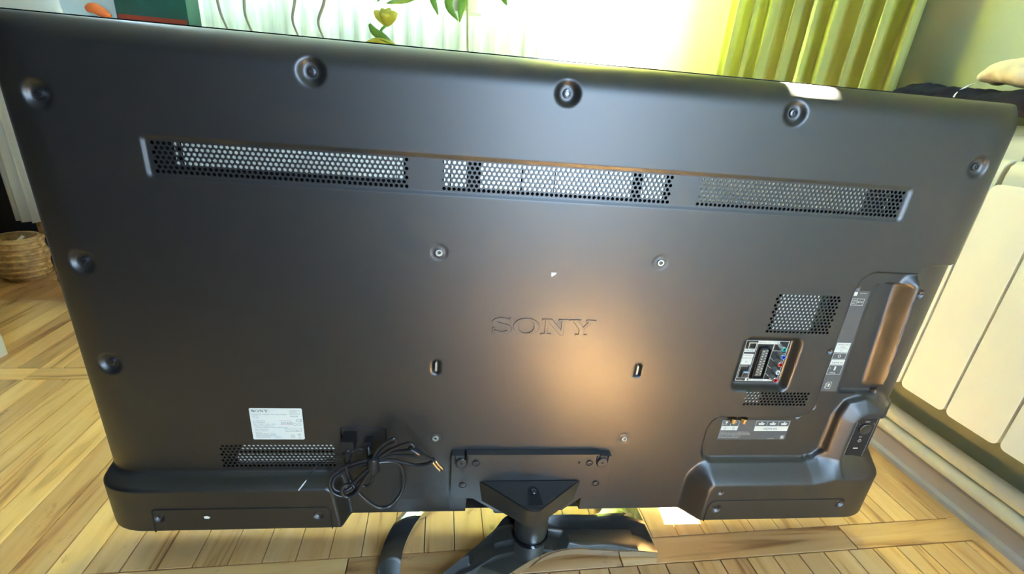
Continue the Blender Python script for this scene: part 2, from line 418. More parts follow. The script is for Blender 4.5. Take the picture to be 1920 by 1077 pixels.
# ---- radiator on the right wall: tall cream aluminium sections
RX = .800                                             # front of the plates
rad = empty('radiator', rm((.86, .1, -.16)), 'cream aluminium sectional radiator on the green wall right of the television', 'radiator')
def rad_section_parts():
    out = []
    wd = .0915
    bm = bmesh.new()                                   # front plate with rounded corners
    prism(bm, rounded(-wd/2+.0015, wd/2-.0015, -.148, .268, (.010, .010, .014, .014), 4), 0, .014, 'x')
    out.append(('front_plate', bm, M['rad'], .003))
    bm = bmesh.new()                                   # first stepped lobe behind the plate
    P = [(0.016, .20), (.016, .283), (.019, .298), (.027, .306), (.038, .308), (.044, .300), (.046, .20)]
    for a, b in ((-wd/2+.004, wd/2-.004),):
        L = [bm.verts.new((p[0], a, p[1])) for p in P]; Q = [bm.verts.new((p[0], b, p[1])) for p in P]
        bm.faces.new(L); bm.faces.new(Q)
        for i in range(len(P)): bm.faces.new([L[i], L[(i+1) % len(P)], Q[(i+1) % len(P)], Q[i]])
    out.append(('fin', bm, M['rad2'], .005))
    bm = bmesh.new()
    P = [(0.048, .20), (.048, .325), (.052, .340), (.060, .348), (.072, .349), (.078, .340), (.080, .20)]
    L = [bm.verts.new((p[0], -wd/2+.004, p[1])) for p in P]; Q = [bm.verts.new((p[0], wd/2-.004, p[1])) for p in P]
    bm.faces.new(L); bm.faces.new(Q)
    for i in range(len(P)): bm.faces.new([L[i], L[(i+1) % len(P)], Q[(i+1) % len(P)], Q[i]])
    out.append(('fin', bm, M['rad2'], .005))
    bm = bmesh.new()
    P = [(0.082, -.14), (.082, .346), (.086, .360), (.094, .366), (.104, .364), (.108, -.14)]
    L = [bm.verts.new((p[0], -wd/2+.004, p[1])) for p in P]; Q = [bm.verts.new((p[0], wd/2-.004, p[1])) for p in P]
    bm.faces.new(L); bm.faces.new(Q)
    for i in range(len(P)): bm.faces.new([L[i], L[(i+1) % len(P)], Q[(i+1) % len(P)], Q[i]])
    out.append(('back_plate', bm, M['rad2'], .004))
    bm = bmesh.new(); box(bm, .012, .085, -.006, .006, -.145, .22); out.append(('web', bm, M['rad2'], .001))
    res = []
    for nm, bm, m, bv in out:
        bmesh.ops.bevel(bm, geom=[e for e in bm.edges if e.calc_face_angle(0) > R(40)], offset=bv, segments=2, affect='EDGES')
        bmesh.ops.recalc_face_normals(bm, faces=bm.faces)
        me = bpy.data.meshes.new(nm); bm.to_mesh(me); bm.free(); me.materials.append(m); me.polygons.foreach_set('use_smooth', [True]*len(me.polygons))
        try: me.set_sharp_from_angle(angle=R(40))
        except Exception: pass
        res.append((nm, me))
    return res
secs = rad_section_parts()
for k in range(-5, 4):
    yc = .0845 + .0935*k
    sec = None
    for nm, me in secs:
        o = bpy.data.objects.new('section' if nm == 'front_plate' else nm, me); C.objects.link(o)
        mw = Matrix.Translation(rm((RX, yc, 0))) @ Matrix.Rotation(ROT, 4, 'Z')
        WM[o] = mw
        par = rad if sec is None else sec
        o.parent = par; o.matrix_parent_inverse = WM[par].inverted(); o.matrix_basis = mw
        if sec is None: sec = o
for z in (-.115, .17):
    bm = bmesh.new(); tube(bm, [(RX+.045, .0845-.0935*5.4, z), (RX+.045, .0845+.0935*3.6, z)], .015, 14, sm=False)
    bobj('header_pipe', bm, M['rad2'], rad, smooth=True, room=True)
# ================================================================ TELEVISION, seen from behind (its rear plane is y = 0)
TX0, TX1, TZ0, TZ1 = -.633, .622, -.302, .386
tv = empty('television', (-.005, .02, FZ), 'large flat television seen from behind, satin black back, standing on a smoked chrome base', 'television')
VENTS = {'a': (-.4745, -.1885, .2285, 7), 'b': (-.1490, .1430, .2285, 7), 'c': (.1790, .4710, .2285, 7),
         'd': (.3300, .4340, .0470, 12), 'e': (.3300, .4400, -.0830, 5), 'f': (-.4630, -.2970, -.2020, 8)}
PX, PZ = .0061, .00528
vents = []
for k, (x0, x1, z0, n) in VENTS.items():
    nx = round((x1-x0)/PX); vents.append((k, x0, x0+nx*PX, z0, z0+n*PZ, nx, n))

def lin(a, b, keys, step):
    k = sorted(set([round(a, 5), round(b, 5)] + [round(q, 5) for q in keys])); out = []
    for p, q in zip(k, k[1:]):
        n = max(1, int(math.ceil((q-p)/step))); out += [p+(q-p)*i/n for i in range(n)]
    return np.array(out+[k[-1]])
kx = [v for q in vents for v in (q[1], q[2])]; kz = [v for q in vents for v in (q[3], q[4])]
xs = lin(TX0, TX1, kx, .0024); zs = lin(TZ0, TZ1, kz, .0024)
X, Z = np.meshgrid(xs, zs, indexing='ij')
def sdf(poly, px=X, pz=Z):
    P = np.array(poly, float); Q = np.roll(P, -1, 0); d = np.full(px.shape, 9.); ins = np.zeros(px.shape, bool)
    for (ax, az), (bx_, bz) in zip(P, Q):
        ex, ez = bx_-ax, bz-az; wx, wz = px-ax, pz-az
        t = np.clip((wx*ex+wz*ez)/(ex*ex+ez*ez+1e-12), 0, 1); d = np.minimum(d, np.hypot(wx-t*ex, wz-t*ez))
        c = ((az > pz) != (bz > pz)) & (px < (bx_-ax)*(pz-az)/((bz-az) if abs(bz-az) > 1e-12 else 1e-12)+ax); ins ^= c
    return np.where(ins, -d, d)
def sm(t): t = np.clip(t, 0, 1); return t*t*(3-2*t)
def layer(h, poly, H, wd, soft=None, rad=0., lin=False):
    """lerp h to H inside poly; the ramp of width wd lies outside the polygon"""
    t_ = 1-(sdf(poly)-rad)/wd
    if lin: t_ = np.clip(t_, 0, 1); t_ = .7*t_+.3*t_*t_*(3-2*t_); return h + (H-h)*t_
    return h + (H-h)*sm(t_)
# outline with rounded corners
RC = {'tr': .010, 'tl': .010, 'bl': .034, 'br': .034}
for (sx_, sz_, r) in ((1, 1, .010), (-1, 1, .010), (1, -1, .036), (-1, -1, .036)):
    cx = (TX1-r) if sx_ > 0 else (TX0+r); cz = (TZ1-r) if sz_ > 0 else (TZ0+r)
    m_ = ((X-cx)*sx_ > 0) & ((Z-cz)*sz_ > 0); d = np.maximum(abs(X-cx), abs(Z-cz)); rr = np.hypot(X-cx, Z-cz)+1e-9
    X = np.where(m_, cx+(X-cx)*d/rr, X); Z = np.where(m_, cz+(Z-cz)*d/rr, Z)
def roll(d, wd, depth):
    t = np.clip(1-d/wd, 0, 1); return depth*(1-np.sqrt(np.maximum(0, 1-t*t)))
h = np.zeros(X.shape)
edge = np.minimum(np.minimum(roll(TZ1-Z, .036, 1.), 1), 1)
droll = 1-(1-roll(TZ1-Z, .038, 1.))*(1-roll(X-TX0, .060, 1.))*(1-roll(TX1-X, .060, 1.))
base_drop = .040*droll
# long sunk strip that carries the three upper vents, small sunk fields round the others
h = layer(h, rounded(-.4790, .4755, .2260, .2680, .003), -.0022, .0026)
# right-hand connector recess
RA = [(.4530, .118), (.4545, .128), (.459, .137), (.466, .143), (.476, .147), (.66, .147), (.66, -.090), (.565, -.075), (.541, -.064), (.512, -.074),
      (.503, -.10), (.503, -.172), (.490, -.186), (.469, -.192), (.305, -.192), (.292, -.186), (.287, -.172), (.287, -.128), (.292, -.115), (.304, -.108),
      (.436, -.108), (.450, -.102), (.459, -.088), (.4590, -.060)]
h = layer(h, RA, -.0075, .0035)
# dark trough beside the handle ridge, and the ridge itself: a slope that faces left
h = layer(h, [(.491, .126), (.545, .130), (.558, -.060), (.500, -.060)], -.0150, .003)
h = layer(h, [(.5425, .130), (.5450, .130), (.5590, -.037), (.5565, -.037)], .0055, .0195, lin=True)
h = np.where(sdf([(.5455, .16), (.70, .16), (.70, -.058), (.5605, -.058)]) < .004, layer(h, [(.5480, .16), (.70, .16), (.70, -.058), (.5625, -.058)], -.0075, .004), h)
# lower right module: a band that slopes back up into the recess, then turns up along the side controls
h = layer(h, [(.527, -.215), (.527, -.108), (.534, -.094), (.545, -.089), (.560, -.088), (.570, -.093), (.574, -.10), (.574, -.215)], .0125, .029, lin=True)
h = layer(h, rounded(.5340, .70, -.2080, -.1010, .004), -.0060, .003)
h = layer(h, [(.2990, -.34), (.2990, -.232), (.305, -.222), (.480, -.222), (.520, -.213), (.560, -.213), (.66, -.219), (.66, -.34)], .0275, .0300, lin=True)
# lower left module
h = layer(h, [(-.70, -.34), (-.70, -.222), (-.600, -.222), (-.308, -.222), (-.302, -.226), (-.300, -.235), (-.287, -.34)], .027, .0125)
# notch for the stand
h = layer(h, [(-.098, -.34), (-.094, -.268), (.090, -.268), (.092, -.34)], -.036, .003)
# pocket for the rear sockets
h = layer(h, rounded(.3110, .3890, -.0480, .0300, .004), -.0130, .0095)
# raised rim of that pocket
# base covers: thin grooves round the two long service covers and the mains inlet panel
def groove(h, poly, dep, wd):
    return h - dep*np.exp(-(sdf(poly)/wd)**2)
# screw dimples
DIMP = [(-.293, .350), (-.006, .350), (.281, .350), (.561, .303), (-.576, .305), (-.578, .116), (-.578, -.026)]
for x, z in DIMP:
    h = h - .0062*sm((.0165-np.hypot(X-x, Z-z))/.0085)
SM = [(.564, .115, .006), (.4605, -.0895, .004), (.439, -.1085, .0035), (.298, -.1105, .003), (.3195, -.2715, .0062), (.5455, -.2645, .0062), (-.5480, -.2720, .0062), (-.3220, -.2710, .0062), (.3183, -.2370, .003), (.457, .1195, .004), (.446, .018, .003)]
for x, z, r in SM: h = h - .0045*sm((r*1.25-np.hypot(X-x, Z-z))/(r*.45))
for x in (-.150, .1475):
    for z in (.149, -.148):
        q = np.hypot(X-x, Z-z); h = h - .0009*np.exp(-((q-.0082)/.0011)**2)
for x in (-.151, .147): h = h - .006*sm(1-(sdf([(x-.0003, -.0285), (x+.0003, -.0285), (x+.0003, -.0165), (x-.0003, -.0165)])-.0028)/.0028)
bot = .010*roll(Z-TZ0, .006, 1.)
Yc = -(h) + base_drop + np.where(Z < -.26, bot, 0)
Yc = np.minimum(Yc, .0405)
ni, nj = X.shape
keep = np.ones((ni-1, nj-1), bool)
cx_ = (xs[:-1]+xs[1:])/2; cz_ = (zs[:-1]+zs[1:])/2
CX, CZ = np.meshgrid(cx_, cz_, indexing='ij')
for _, x0, x1, z0, z1, _, _ in vents: keep &= ~((CX > x0) & (CX < x1) & (CZ > z0) & (CZ < z1))
idx = np.arange(ni*nj).reshape(ni, nj)
I, J = np.nonzero(keep)
F = np.stack([idx[I, J], idx[I+1, J], idx[I+1, J+1], idx[I, J+1]], 1)
V = np.stack([X.ravel(), Yc.ravel(), Z.ravel()], 1)
# outer skirt to the front frame
ring = [idx[i, 0] for i in range(ni)] + [idx[ni-1, j] for j in range(1, nj)] + [idx[i, nj-1] for i in range(ni-2, -1, -1)] + [idx[0, j] for j in range(nj-2, 0, -1)]
n0 = len(V); V2 = V[ring].copy(); V2[:, 1] = .0435; V = np.concatenate([V, V2]); L_ = len(ring)
F2 = [(ring[(k+1) % L_], ring[k], n0+k, n0+(k+1) % L_) for k in range(L_)]
used_ = np.zeros(len(V), bool); used_[F.ravel()] = True; used_[np.array(F2).ravel()] = True
rem = np.cumsum(used_)-1; V = V[used_]; F = rem[F]; F2 = [tuple(int(rem[i]) for i in f) for f in F2]
me = bpy.data.meshes.new('rear_cover'); me.from_pydata(V.tolist(), [], [tuple(map(int, f)) for f in F]+F2); me.update()
cover = link('rear_cover', me, M['cover'], tv, True)
try: me.set_sharp_from_angle(angle=R(55))
except Exception: pass
# front frame and screen
bm = bmesh.new(); prism(bm, rounded(TX0-.001, TX1+.001, TZ0-.036, TZ1+.0015, (.036, .036, .008, .008)), .043, .050)
frame_ = bobj('front_frame', bm, M['gloss'], tv, bevel=.0008)
bm = bmesh.new(); box(bm, TX0+.014, TX1-.014, .0502, .0506, TZ0+.018, TZ1-.014); bobj('screen', bm, M['gloss'], tv)

# perforated vent sheets
def grille(name, x0, z0, nx, nz, y, r=.00215, th=.0016):
    v, f = [], []
    N = 12
    def tile(a, b, c0, c1):
        cx, cz = (a+b)/2, (c0+c1)/2; hw, hh = (b-a)/2, (c1-c0)/2; o = len(v)
        for k in range(N):
            t = 2*PI*(k+.5)/N; ca, sa = math.cos(t), math.sin(t); s = min(hw/abs(ca), hh/abs(sa)); v.append((cx+ca*s, y, cz+sa*s))
        # snap the four outer corners
        for q, (ux, uz) in {1: (1, 1), 4: (-1, 1), 7: (-1, -1), 10: (1, -1)}.items(): v[o+q] = (cx+ux*hw, y, cz+uz*hh)
        for k in range(N): t = 2*PI*(k+.5)/N; v.append((cx+r*math.cos(t), y, cz+r*math.sin(t)))
        for k in range(N): t = 2*PI*(k+.5)/N; v.append((cx+r*math.cos(t), y+th, cz+r*math.sin(t)))
        for k in range(N):
            l = (k+1) % N; f.append((o+l, o+k, o+N+k, o+N+l)); f.append((o+N+l, o+N+k, o+2*N+k, o+2*N+l))
    def quad(a, b, c0, c1):
        o = len(v); v.extend([(a, y, c0), (b, y, c0), (b, y, c1), (a, y, c1)]); f.append((o, o+1, o+2, o+3))
    for j in range(nz):
        zz0, zz1 = z0+j*PZ, z0+(j+1)*PZ
        if j % 2 == 0:
            for i in range(nx): tile(x0+i*PX, x0+(i+1)*PX, zz0, zz1)
        else:
            quad(x0, x0+PX/2, zz0, zz1); quad(x0+(nx-.5)*PX, x0+nx*PX, zz0, zz1)
            for i in range(nx-1): tile(x0+(i+.5)*PX, x0+(i+1.5)*PX, zz0, zz1)
    return mesh(name, v, f, M['cover'], tv)
for k, x0, x1, z0, z1, nx, nz in vents:
    grille('vent_grille', x0, z0, nx, nz, .0022 if k in 'abc' else 0.)
# sheet metal seen through the vents
def plate(x0, x1, z0, z1, y=.0046, m='sheet'):
    bm = bmesh.new(); box(bm, x0, x1, y, y+.002, z0, z1); return bobj('inner_plate', bm, M[m], tv)
for a, b in ((-.4420, -.2040), (-.2030, -.1950)): plate(a, b, .238, .264)
plate(-.4500, -.4475, .238, .268)
for a, b in ((-.1465, -.1390), (-.1375, -.1190), (-.1020, -.0520), (-.0500, -.0100), (-.0085, .0910), (.1040, .1340)): plate(a, b, .233, .268)
plate(.180, .420, .2330, .268, .0075); plate(.4490, .4515, .236, .262)
plate(.3400, .4020, .050, .112, .0024, 'white'); plate(.4060, .4290, .054, .106, .016, 'board')
plate(.3310, .3560, -.0800, -.0590, .0026, 'print')
plate(-.4320, -.2985, -.1725, -.1600, .0026, 'print'); plate(-.4400, -.2985, -.1950, -.1800, .0026, 'print')
bm = bmesh.new(); box(bm, -.50, .50, .030, .031, -.22, .30); bobj('panel_chassis', bm, M['deep'], tv)

# open seams round the two service covers and the mains inlet panel
def seam(pts, y, r=.0008):
    bm = bmesh.new(); tube(bm, [(a, y, b) for a, b in pts], r, 6, sm=False); bobj('seam', bm, M['deep'], tv)
def corner(cx, cz, r, a0, a1, n=6): return [(cx+r*math.cos(R(a0+(a1-a0)*k/n)), cz+r*math.sin(R(a0+(a1-a0)*k/n))) for k in range(n+1)]
seam([(-.5575, -.2990)]+corner(-.5510, -.2600, .0045, 180, 90)+corner(-.3156, -.2665, .0110, 90, 0)+[(-.3040, -.2990)], -.0273, .0009)
seam([(.3040, -.2990)]+corner(.3185, -.2680, .0140, 180, 90)+corner(.5450, -.2600, .0060, 90, 20), -.0276, .0009)
seam([(-.2880, -.1760)]+corner(-.2850, -.1310, .0030, 180, 90)+corner(-.2260, -.1310, .0030, 90, 0)+[(-.2230, -.1600)], .0004, .0013)
# screws in the dimples
for x, z in DIMP:
    bm = bmesh.new(); yb = 0
    i = int(np.argmin(abs(xs-x))); j = int(np.argmin(abs(zs-z))); y0 = float(Yc[i, j])
    lathe(bm, [(.0001, .0030), (.0016, .0030), (.0017, .0018), (.0024, .0018), (.0026, .0030), (.0046, .0026), (.0052, .0012), (.0054, -.001)], (x, y0, z), 'y', 20, True)
    autosmooth(bobj('screw', bm, M['screw'], tv))
for x, z, r in SM:
    i = int(np.argmin(abs(xs-x))); j = int(np.argmin(abs(zs-z))); y0 = float(Yc[i, j])
    bm = bmesh.new(); lathe(bm, [(.0001, .0008), (r*.30, .0008), (r*.36, .0020), (r*.62, .0018), (r*.72, .0004), (r*.74, -.001)], (x, y0, z), 'y', 16)
    autosmooth(bobj('screw', bm, M['screw'], tv))
# threaded mounting bushes and slotted posts
for x in (-.150, .1475):
    for z in (.149, -.148):
        bm = bmesh.new(); lathe(bm, [(.0022, -.004), (.0022, .0012), (.0028, .0020), (.0044, .0020), (.0050, .0010), (.0050, -.002)], (x, 0, z), 'y', 24, False)
        o = autosmooth(bobj('mounting_bush', bm, M['metal'], tv)); o['label'] = 'bright zinc threaded mounting bush'
        bm = bmesh.new(); lathe(bm, [(.0001, -.0012), (.0023, -.0012)], (x, 0, z), 'y', 16); bobj('bush_hole', bm, M['deep'], o)
for x in (-.151, .147):
    bm = bmesh.new(); prism(bm, rounded(x-.0014, x+.0014, -.0300, -.0150, .0013), .0052, .0012)
    bobj('locating_peg', bm, M['metal'], tv, bevel=.0004)
# scrap of white paper
mesh('paper_scrap', [(-.0012, -.0004, .1285), (.0060, -.0004, .1285), (.0058, -.0004, .1265), (.0012, -.0004, .1225), (-.0008, -.0004, .1222)], [(0, 4, 3, 2, 1)], M['white'], tv)['label'] = 'tiny torn scrap of white paper stuck on the back'
mesh('paper_scrap', [(-.4865, -.0275, -.2700), (-.4815, -.0275, -.2685), (-.4770, -.0275, -.2712), (-.4800, -.0275, -.2745), (-.4855, -.0275, -.2740)], [(0, 4, 3, 2, 1)], M['white'], tv)
mesh('paper_scrap', [(-.5850, -.0255, -.2440), (-.5770, -.0265, -.2440), (-.5745, -.0265, -.2560), (-.5820, -.0255, -.2560)], [(0, 3, 2, 1)], M['print'], tv)

# embossed maker's lettering: slab serif outlines (units: cap height 1)
def letters():
    out = []
    t = .17
    # S
    S_pts = []
    def arc(cx, cz, rx, rz, a0, a1, n=12): return [(cx+rx*math.cos(R(a0+(a1-a0)*k/n)), cz+rz*math.sin(R(a0+(a1-a0)*k/n))) for k in range(n+1)]
    spine = arc(.60, .735, .44, .215, 25, 180, 12) + [(.17, .66)] + arc(.50, .50, .25, .09, 200, 250, 3) + [(.62, .50)][:0]
    # heavy S as a stroked spine with changing width
    pts = arc(.62, .735, .43, .20, 20, 200, 14)+[(.30, .60), (.62, .51), (.95, .42)]+arc(.64, .265, .43, .20, 20, -160, 14)
    P = np.array(smooth_path([(x, z, 0) for x, z in pts], 2))[:, :2]
    n = len(P); Lf, Rt = [], []
    for i in range(n):
        tt = P[min(n-1, i+1)]-P[max(0, i-1)]; tt /= np.linalg.norm(tt)+1e-9; nn = np.array([-tt[1], tt[0]])
        u = i/(n-1); ww = .045+.085*math.exp(-((u-.5)/.20)**2)+.015
        Lf.append(P[i]+nn*ww); Rt.append(P[i]-nn*ww)
    out.append(([[tuple(p) for p in Lf+Rt[::-1]]], 1.25))
    out.append(([[(1.02, .64), (1.10, .64), (1.10, 1.0), (1.02, 1.0)]], 0)); out.append(([[(.10, 0), (.18, 0), (.18, .36), (.10, .36)]], 0))
    # O
    out.append(([arc(.78, .5, .74, .52, 0, 345, 23), arc(.78, .5, .47, .44, 0, 345, 23)], 1.62))
    # N
    out.append(([[(.05, .92), (.05, 1), (.62, 1), (1.22, .30), (1.22, .92), (1.02, .92), (1.02, 1), (1.56, 1), (1.56, .92), (1.36, .92), (1.36, 0), (1.20, 0), (.40, .92-.04), (.40, .08), (.62, .08), (.62, 0), (.05, 0), (.05, .08), (.26, .08), (.26, .92)]], 1.66))
    # Y
    out.append(([[(.0, .92), (.0, 1), (.66, 1), (.66, .92), (.50, .92), (.84, .52), (1.16, .92), (1.0, .92), (1.0, 1), (1.55, 1), (1.55, .92), (1.36, .92), (.90, .40), (.90, .08), (1.10, .08), (1.10, 0), (.44, 0), (.44, .08), (.64, .08), (.64, .40), (.20, .92)]], 1.6))
    return out
def logo_curve(name, x, z, ht, wtot, y, ext, bev, m, parent):
    cu = bpy.data.curves.new('l', 'CURVE'); cu.dimensions = '2D'; cu.fill_mode = 'BOTH'; cu.extrude = ext*1.8; cu.bevel_depth = bev; cu.bevel_resolution = 1
    pen = 0; tot = 1.25+1.62+1.66+1.56; s = wtot/tot
    seq = letters(); pens = []
    for loops, adv in seq:
        for lp in loops:
            sp = cu.splines.new('POLY'); sp.points.add(len(lp)-1)
            for i, (a, b) in enumerate(lp): sp.points[i].co = ((pen+a)*s if adv else (pen-1.25+a)*s, b*ht, 0, 1)
            sp.use_cyclic_u = True
        pen += adv
    o = bpy.data.objects.new('l', cu); me = bpy.data.meshes.new_from_object(o); me.name = name
    bpy.data.objects.remove(o); bpy.data.curves.remove(cu)
    me.materials.clear(); me.transform(Matrix.Translation((x, y, z)) @ Matrix.Rotation(PI/2, 4, 'X'))
    return link(name, me, m, parent)
lg = logo_curve('embossed_lettering', -.077, .0345, .0245, .148, .0, .0005, .0004, M['cover'], tv)

# rating label
LB = bobj('rating_label', (lambda b: (prism(b, rounded(-.4125, -.3405, -.1500, -.0950, .002), -.0003, .0003), b)[1])(bmesh.new()), M['white'], tv); LB['label'] = 'white printed rating label'
logo_curve('printing', -.4100, -.1015, .0040, .0235, -.00045, .00001, 0, M['ink'], LB)
T = lambda s, x, z, h_, k=1.: ('t', s, x, z, h_, k)
rows_ = ['MODEL NO. / MODELO NO.: KDL-55W905A', 'LCD TV', 'TV LCD', '', 'BG TELEVIZOR', 'RU TELEVIZOR', '220 V - 240 V ~ 50 Hz  192 W', 'Eurofins York Radiocomms', '1-7-1 Konan Minato-ku Tokyo 108-0075 Japan', 'Sony Corporation', 'Sarcina si siguranta', 'SER. NO.', 'SERIENNUMMER   5024671', 'DATE OF MANUFACTURE', 'DATA PRODUKCJI         2013.07']
its = [T('R', -.3858, -.1010, .0018)]
for k, s in enumerate(rows_): its.append(T(s, -.4095+.00012*k, -.1062-.00288*k, .00245))
its += [T('BEAN', -.3565, -.1020, .0032, 1.1), T('TEST MARK', -.3565, -.1045, .0019), T('Intertek', -.3575, -.1095, .0034), T('CE', -.3505, -.1182, .0066, 1.15),
        ('f', -.3580, -.3440, -.1055, -.0985, .0003), ('o', -.3520, -.1228, .0024, .0004), ('o', -.3460, -.1228, .0024, .0004), ('f', -.3660, -.3435, -.1355, -.1300, .0003), ('r', -.3655, -.3440, -.1332, -.1328), T('508', -.352, -.1352, .0022),
        ('f', -.3595, -.3540, -.1470, -.1415, .0004), ('f', -.3580, -.3555, -.1457, -.1428, .0003), ('r', -.3500, -.3450, -.1475, -.1468),
        ('p', [(-.3495, -.1445), (-.3490, -.1445), (-.3453, -.1398), (-.3458, -.1398)]), ('p', [(-.3460, -.1445), (-.3455, -.1445), (-.3492, -.1398), (-.3497, -.1398)]), ('f', -.3500, -.3450, -.1405, -.1395, .0003)]
printed('printing', its, -.00045, M['inkl'], LB)
printed('red_printing', [('r', -.3735, -.3570, -.1163, -.1159), ('r', -.3735, -.3555, -.1230, -.1226)], -.00045, M['red_ink'], LB)
printed('serial_number', [T('531625', -.3715, -.1222, .0056)], -.00045, M['inkl'], LB)

# rear sockets in their pocket
SY = .0126
bm = bmesh.new(); prism(bm, rounded(.3125, .3875, -.0470, .0295, .002), SY, SY+.002); pn = bobj('socket_panel', bm, M['black'], tv)
pr = [('f', .3150, .3855, -.0450, .0275, .0006), ('r', .3160, .3330, .0068, .0130), ('r', .3160, .3330, -.0150, .0040), ('r', .3340, .3700, .0215, .0268),
      ('r', .3345, .3352, -.0440, .0240), ('r', .3610, .3617, -.0440, .0210), ('f', .3620, .3850, .0100, .0272, .0006), ('r', .3350, .3780, -.0445, -.0410), ('f', .3170, .3330, -.0400, -.0160, .0005),
      ('r', .3310, .3365, -.0445, -.0385), T('(OPTICAL)', .3175, -.0195, .0026), T('4-449-904-01', .3160, -.0440, .0020)]
for z in (-.030, -.016, -.002): pr.append(('p', [(.3620, z), (.3700, z-.006), (.3700, z-.0066), (.3620, z-.0006)]))
pr += [T('Pb', .3815, .0050, .0026), T('Pr', .3815, -.0090, .0026), T('L', .3815, -.0250, .0026), T('R', .3815, -.0390, .0026)]
printed('printing', pr, SY-.0003, M['print'], pn)
printed('dark_printing', [T('LAN', .3175, .0082, .0034), ('f', .3270, .3290, .0098, .0118, .0004), ('f', .3255, .3270, .0078, .0094, .0004), ('f', .3290, .3305, .0078, .0094, .0004),
    T('DIGITAL', .3185, .0002, .0030), T('AUDIO OUT', .3165, -.0045, .0030), T('AUDIO IN / IN', .3360, .0228, .0028), T('AV1 / COMPONENT', .3365, -.0440, .0028), ('o', .3240, -.0100, .0016, .0004), T('IN', .3655, .0232, .0028)], SY-.0004, M['ink'], pn)
# LAN socket
bm = bmesh.new()
for b in ((.3180, .3310, .0240, .0255), (.3180, .3310, .0135, .0150), (.3180, .3195, .0150, .0240), (.3295, .3310, .0150, .0240)): box(bm, b[0], b[1], SY-.0035, SY, b[2], b[3])
lan = bobj('network_socket', bm, M['metal'], pn, bevel=.0003)
bm = bmesh.new(); prism(bm, [(.3205, .0240), (.3285, .0240), (.3285, .0185), (.3268, .0185), (.3268, .0165), (.3222, .0165), (.3222, .0185), (.3205, .0185)], SY-.0010, SY-.0002); bobj('socket_opening', bm, M['deep'], pn)
# optical socket
bm = bmesh.new(); prism(bm, rounded(.3205, .3305, -.0365, -.0245, .0012), SY-.0045, SY); bobj('optical_socket', bm, M['grey_label'], pn, bevel=.0006)
bm = bmesh.new(); prism(bm, rounded(.3225, .3285, -.0345, -.0290, .001), SY-.0056, SY-.0040); bobj('optical_shutter', bm, M['screw'], pn)
bm = bmesh.new(); box(bm, .3215, .3295, SY-.0058, SY-.004, -.0268, -.0248); bobj('optical_tab', bm, new_mat('pale_blue_cap', (.25, .48, .60), .3), pn)
# SCART socket: D-shaped shell with two columns of contacts
bm = bmesh.new(); out_ = [(.3385, -.0380), (.3580, -.0380), (.3580, .0140), (.3520, .0180), (.3400, .0165), (.3385, .0150)]
inn = [(.3400, -.0365), (.3565, -.0365), (.3565, .0132), (.3516, .0165), (.3410, .0150), (.3400, .0140)]
for a in range(6):
    b = (a+1) % 6; prism(bm, [out_[a], out_[b], inn[b], inn[a]], SY-.0042, SY)
bobj('scart_shell', bm, M['black'], pn)
bm = bmesh.new(); prism(bm, [(.3430, -.0345), (.3535, -.0345), (.3535, .0120), (.3505, .0140), (.3430, .0128)], SY-.0026, SY-.0001); sc = bobj('scart_block', bm, M['grey_label'], pn)
for c_ in range(2):
    for k in range(10):
        bm = bmesh.new(); x = .3446+.0055*c_; z = -.0320+.0046*k+(.0012 if c_ else 0); box(bm, x, x+.0026, SY-.0032, SY-.002, z, z+.0018)
        bobj('contact', bm, M['metal'], sc)
# phono sockets
for x, z, c_ in ((.3715, .0185, 'green'), (.3745, .0050, 'blue'), (.3740, -.0085, 'red'), (.3740, -.0225, 'whitep'), (.3740, -.0365, 'red')):
    bm = bmesh.new(); lathe(bm, [(.0046, 0), (.0046, .0016), (.0040, .0030), (.0040, .0100), (.0034, .0105), (.0026, .0105)], (x, SY, z), 'y', 18, False)
    j_ = autosmooth(bobj('phono_socket', bm, M['metal'], pn))
    j_['label'] = {'green': 'green', 'blue': 'blue', 'red': 'red', 'whitep': 'white'}[c_]+' phono socket'
    bm = bmesh.new(); lathe(bm, [(.0034, .0085), (.0035, .0112), (.0022, .0114), (.0019, .0070)], (x, SY, z), 'y', 18, False); bobj('socket_ring', bm, M['jack_'+c_], pn)
    bm = bmesh.new(); lathe(bm, [(.0001, .0070), (.0021, .0070)], (x, SY, z), 'y', 12); bobj('socket_hole', bm, M['deep'], pn)
# side socket strip label
Y1 = .0071
bm = bmesh.new(); prism(bm, [(.4545, .1170), (.4815, .1170), (.4905, -.0590), (.4620, -.0590)], Y1, Y1+.0008); sl_ = bobj('side_label', bm, M['grey_label'], tv); sl_['label'] = 'grey printed strip beside the side sockets'
pr = [('r', .4570, .4622, .1090, .1150), T('4-449-903-01', .4660, .1125, .0022), ('f', .4575, .4775, .0935, .1045, .0006), ('r', .4660, .4664, .0945, .1035), T('HDD', .4590, .0998, .0030), T('REC', .4590, .0960, .0030),
      ('r', .4600, .4835, .0130, .0300), ('f', .4605, .4835, .0010, .0120, .0006), ('o', .4722, .0065, .0026, .0009),
      ('r', .4610, .4845, -.0090, .0000), ('f', .4612, .4850, -.0270, -.0100, .0006), T('MHL', .4660, -.0255, .0046, 1.15), ('r', .4710, .4740, -.0195, -.0120), ('r', .4635, .4650, -.0160, -.0145),
      ('f', .4690, .4770, -.0540, -.0410, .0006), ('r', .4715, .4745, -.0500, -.0440), ('r', .4670, .4680, -.0530, -.0480), ('r', .4670, .4680, -.0470, -.0430)]
pr += [('r', .4675, .4740, .0988, .0994), ('c', .4685, .0991, .0011), ('r', .4700, .4715, .1005, .1009), ('c', .4745, .0991, .0009)]
printed('printing', pr, Y1-.0002, M['print'], sl_)
